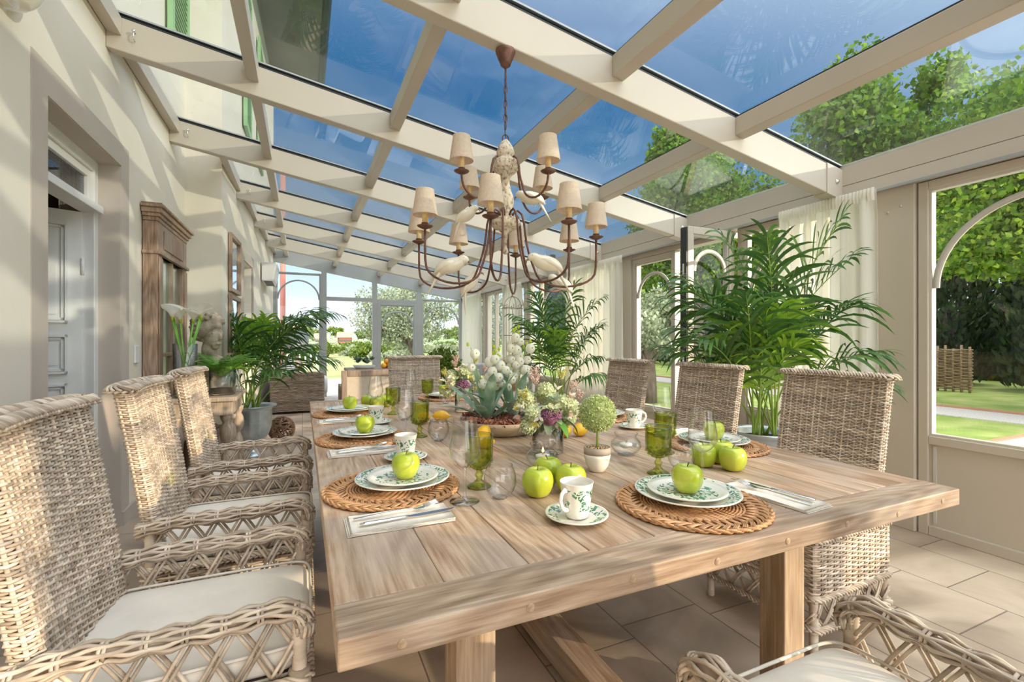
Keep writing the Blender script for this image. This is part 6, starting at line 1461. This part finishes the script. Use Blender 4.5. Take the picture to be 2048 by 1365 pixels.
for k in range(90):
    v = Vector((rnd.gauss(0,1), rnd.gauss(0,1), rnd.gauss(0,1))).normalized(); u = v.orthogonal().normalized(); u.rotate(Matrix.Rotation(rnd.random()*6.28, 3, v)); pts = []
    for q in range(6): a = -0.5+q*0.2; w_ = (v*cos(a)+u*sin(a))*0.135; pts.append(w_+Vector((0,0,0.15)))
    d.tube(pts, 0.012, 5)
d.build('root_wood', M['driftwood'], o)
# wood framed armchair and console with fruit behind the table
o = empty('lounge_chair', (0.86, 6.45, 0), label='wood framed armchair back with beige fabric behind the far left table corner', cat='armchair')
f = MB(); f.box(-0.40,-0.33,-0.03,0.03,0,0.78).box(0.33,0.40,-0.03,0.03,0,0.78).box(-0.33,0.33,-0.03,0.03,0.70,0.78).box(-0.33,0.33,-0.03,0.03,0.24,0.32).box(-0.40,-0.34,0.0,0.6,0.50,0.56).box(0.34,0.40,0.0,0.6,0.50,0.56).box(-0.40,-0.34,0.56,0.62,0,0.56).box(0.34,0.40,0.56,0.62,0,0.56); f.build('timber_frame', M['greywood'], o, False, bevel=0.008)
MB().box(-0.33,0.33,-0.018,0.018,0.32,0.70).build('back_upholstery', M['beige_cloth'], o, False); MB().box(-0.35,-0.3,-0.05,-0.032,0.34,0.68).build('side_piping', M['white_cloth'], o, False) if False else None
softbox(MB(), (0, 0.30, 0.42), (0.32, 0.28, 0.07)).build('seat_cushion', M['beige_cloth'], o)
o = empty('coffee_table', (1.15, 7.55, 0), label='grey wooden table beyond the armchair carrying succulents and oranges', cat='table')
MB().box(-0.55,0.55,-0.35,0.35,0.70,0.74).build('table_top', M['greywood'], o, False, bevel=0.005)
for sx in (-1,1):
    for sy in (-1,1): MB().box(sx*0.49-0.03,sx*0.49+0.03,sy*0.29-0.03,sy*0.29+0.03,0,0.70).build('leg', M['greywood'], o, False)
o = empty('succulent_bowl', (0.86,7.45,0.7405), label='dark grey green succulents in a white dish on the far table', cat='potted plant')
MB().lathe([(0,0),(0.12,0),(0.17,0.05),(0.165,0.05),(0.11,0.012),(0,0.012)], 30).build('dish', M['white'], o)
s_ = MB(); rnd = random.Random(5)
for k in range(9):
    c_ = Vector((rnd.uniform(-.13,.13), rnd.uniform(-.1,.1), 0.08+rnd.uniform(0,.05)))
    for q in range(14): a = q*2.4; t_ = 0.3+0.06*q; s_.blade(c_, (cos(a)*t_, sin(a)*t_, 1-t_*0.6), (0,0,1), 0.075, 0.035, 3, 0.2, wp=0.5)
s_.build('rosettes', mat('grey green succulent', [(0.3,(0.08,0.14,0.09)),(0.7,(0.22,0.29,0.22))], 10), o)
OR = None
for k, (x_, y_, z_) in enumerate(((1.14,7.40,0.785),(1.235,7.40,0.785),(1.33,7.40,0.785),(1.187,7.485,0.785),(1.283,7.485,0.785),(1.187,7.43,0.850),(1.283,7.43,0.850))):
    if OR is None: OR = MB().lathe([(0,-0.042),(0.02,-0.038),(0.038,-0.02),(0.043,0),(0.038,0.02),(0.02,0.037),(0.004,0.041),(0,0.039)], 20).build('orange', mat('orange peel', (0.80,0.38,0.03), 20, rough=0.4)); q = OR
    else: q = OR.copy(); C.objects.link(q)
    tag(q, 'orange in the small heap on the far table beside the head chair', 'orange', 'oranges on the far table'); q.location = (x_, y_, z_-0.002)
# potted shrub
o = empty('potted_shrub', (1.88,6.75,0), label='dense dark green potted shrub behind the head chair', cat='potted shrub')
MB().lathe([(0,0),(0.15,0),(0.2,0.4),(0.21,0.42),(0.18,0.42),(0,0.38)], 30).build('pot', M['greywood'], o)
s_ = MB(); leafcloud(s_, (0,0,0.72), (0.30,0.30,0.34), 3600, 0.045, random.Random(3), 0.35); s_.build('foliage', M['shrub'], o)
# grey sofa on the garden side, side table, bird cage
o = empty('lounge_sofa', (2.55, 8.0, 0), label='grey upholstered sofa near the far curtain', cat='sofa')
MB().box(-0.5,0.5,-0.35,0.4,0.10,0.40).build('seat_base', M['grey_cloth'], o, False, bevel=0.03, bseg=3); MB().box(-0.6,0.6,-0.5,-0.35,0.12,0.78).build('back', M['grey_cloth'], o, False, bevel=0.04, bseg=3)
for sx in (-1,1): MB().box(sx*0.58-0.07,sx*0.58+0.07,-0.45,0.4,0.0,0.60).build('arm', M['greywood'], o, False, bevel=0.02, bseg=3)
o = empty('side_table', (3.02, 6.75, 0), label='pale side table carrying the tall bird cage', cat='side table')
MB().box(-0.28,0.28,-0.28,0.28,0.72,0.75).build('table_top', M['white'], o, False, bevel=0.004)
for sx in (-1,1):
    for sy in (-1,1): MB().box(sx*0.24-0.02,sx*0.24+0.02,sy*0.24-0.02,sy*0.24+0.02,0,0.72).build('leg', M['white'], o, False)
o = empty('bird_cage', (3.02, 6.75, 0.7505), label='tall wire bird cage with domed top left of the middle palm', cat='bird cage')
w_ = MB(); r = 0.145
for k in range(16): a = 2*PI*k/16; w_.tube([(r*cos(a),r*sin(a),0.02),(r*cos(a),r*sin(a),0.93)], 0.0028, 4)
for k in range(8):
    a = 2*PI*k/8; w_.tube([(r*cos(a)*cos(t*PI/12), r*sin(a)*cos(t*PI/12), 0.94+0.17*sin(t*PI/12)) for t in range(7)], 0.004, 5)
for z in (0.02,0.5,0.93): w_.tube([(r*cos(2*PI*k/24),r*sin(2*PI*k/24),z) for k in range(24)], 0.006, 5, closed=True)
for k in range(10): a = 2*PI*k/10; w_.tube([((r+0.03)*cos(a)+0.03*cos(q*0.6)*cos(a), (r+0.03)*sin(a)+0.03*cos(q*0.6)*sin(a), 0.95+0.03*sin(q*0.6)) for q in range(9)], 0.004, 5)
w_.build('wire_bars', M['wire'], o)
MB().lathe([(0,0),(0.155,0),(0.155,0.02),(0,0.02)], 28).build('cage_floor', M['wire'], o); MB().lathe([(0,1.10),(0.03,1.11),(0.012,1.13),(0.02,1.16),(0.006,1.19),(0.003,1.25),(0,1.25)], 16).build('finial', M['wire'], o)
o = empty('decorative_urn', (3.12, 7.22, 0), label='golden brown basket vase standing low behind the middle palm', cat='vase')
MB().lathe([(0,0),(0.1,0),(0.13,0.1),(0.14,0.45),(0.13,0.82),(0.11,0.85),(0.1,0.8)], 24).build('basket_body', mat('golden wicker', (0.40,0.29,0.10), 20, rough=0.7), o)
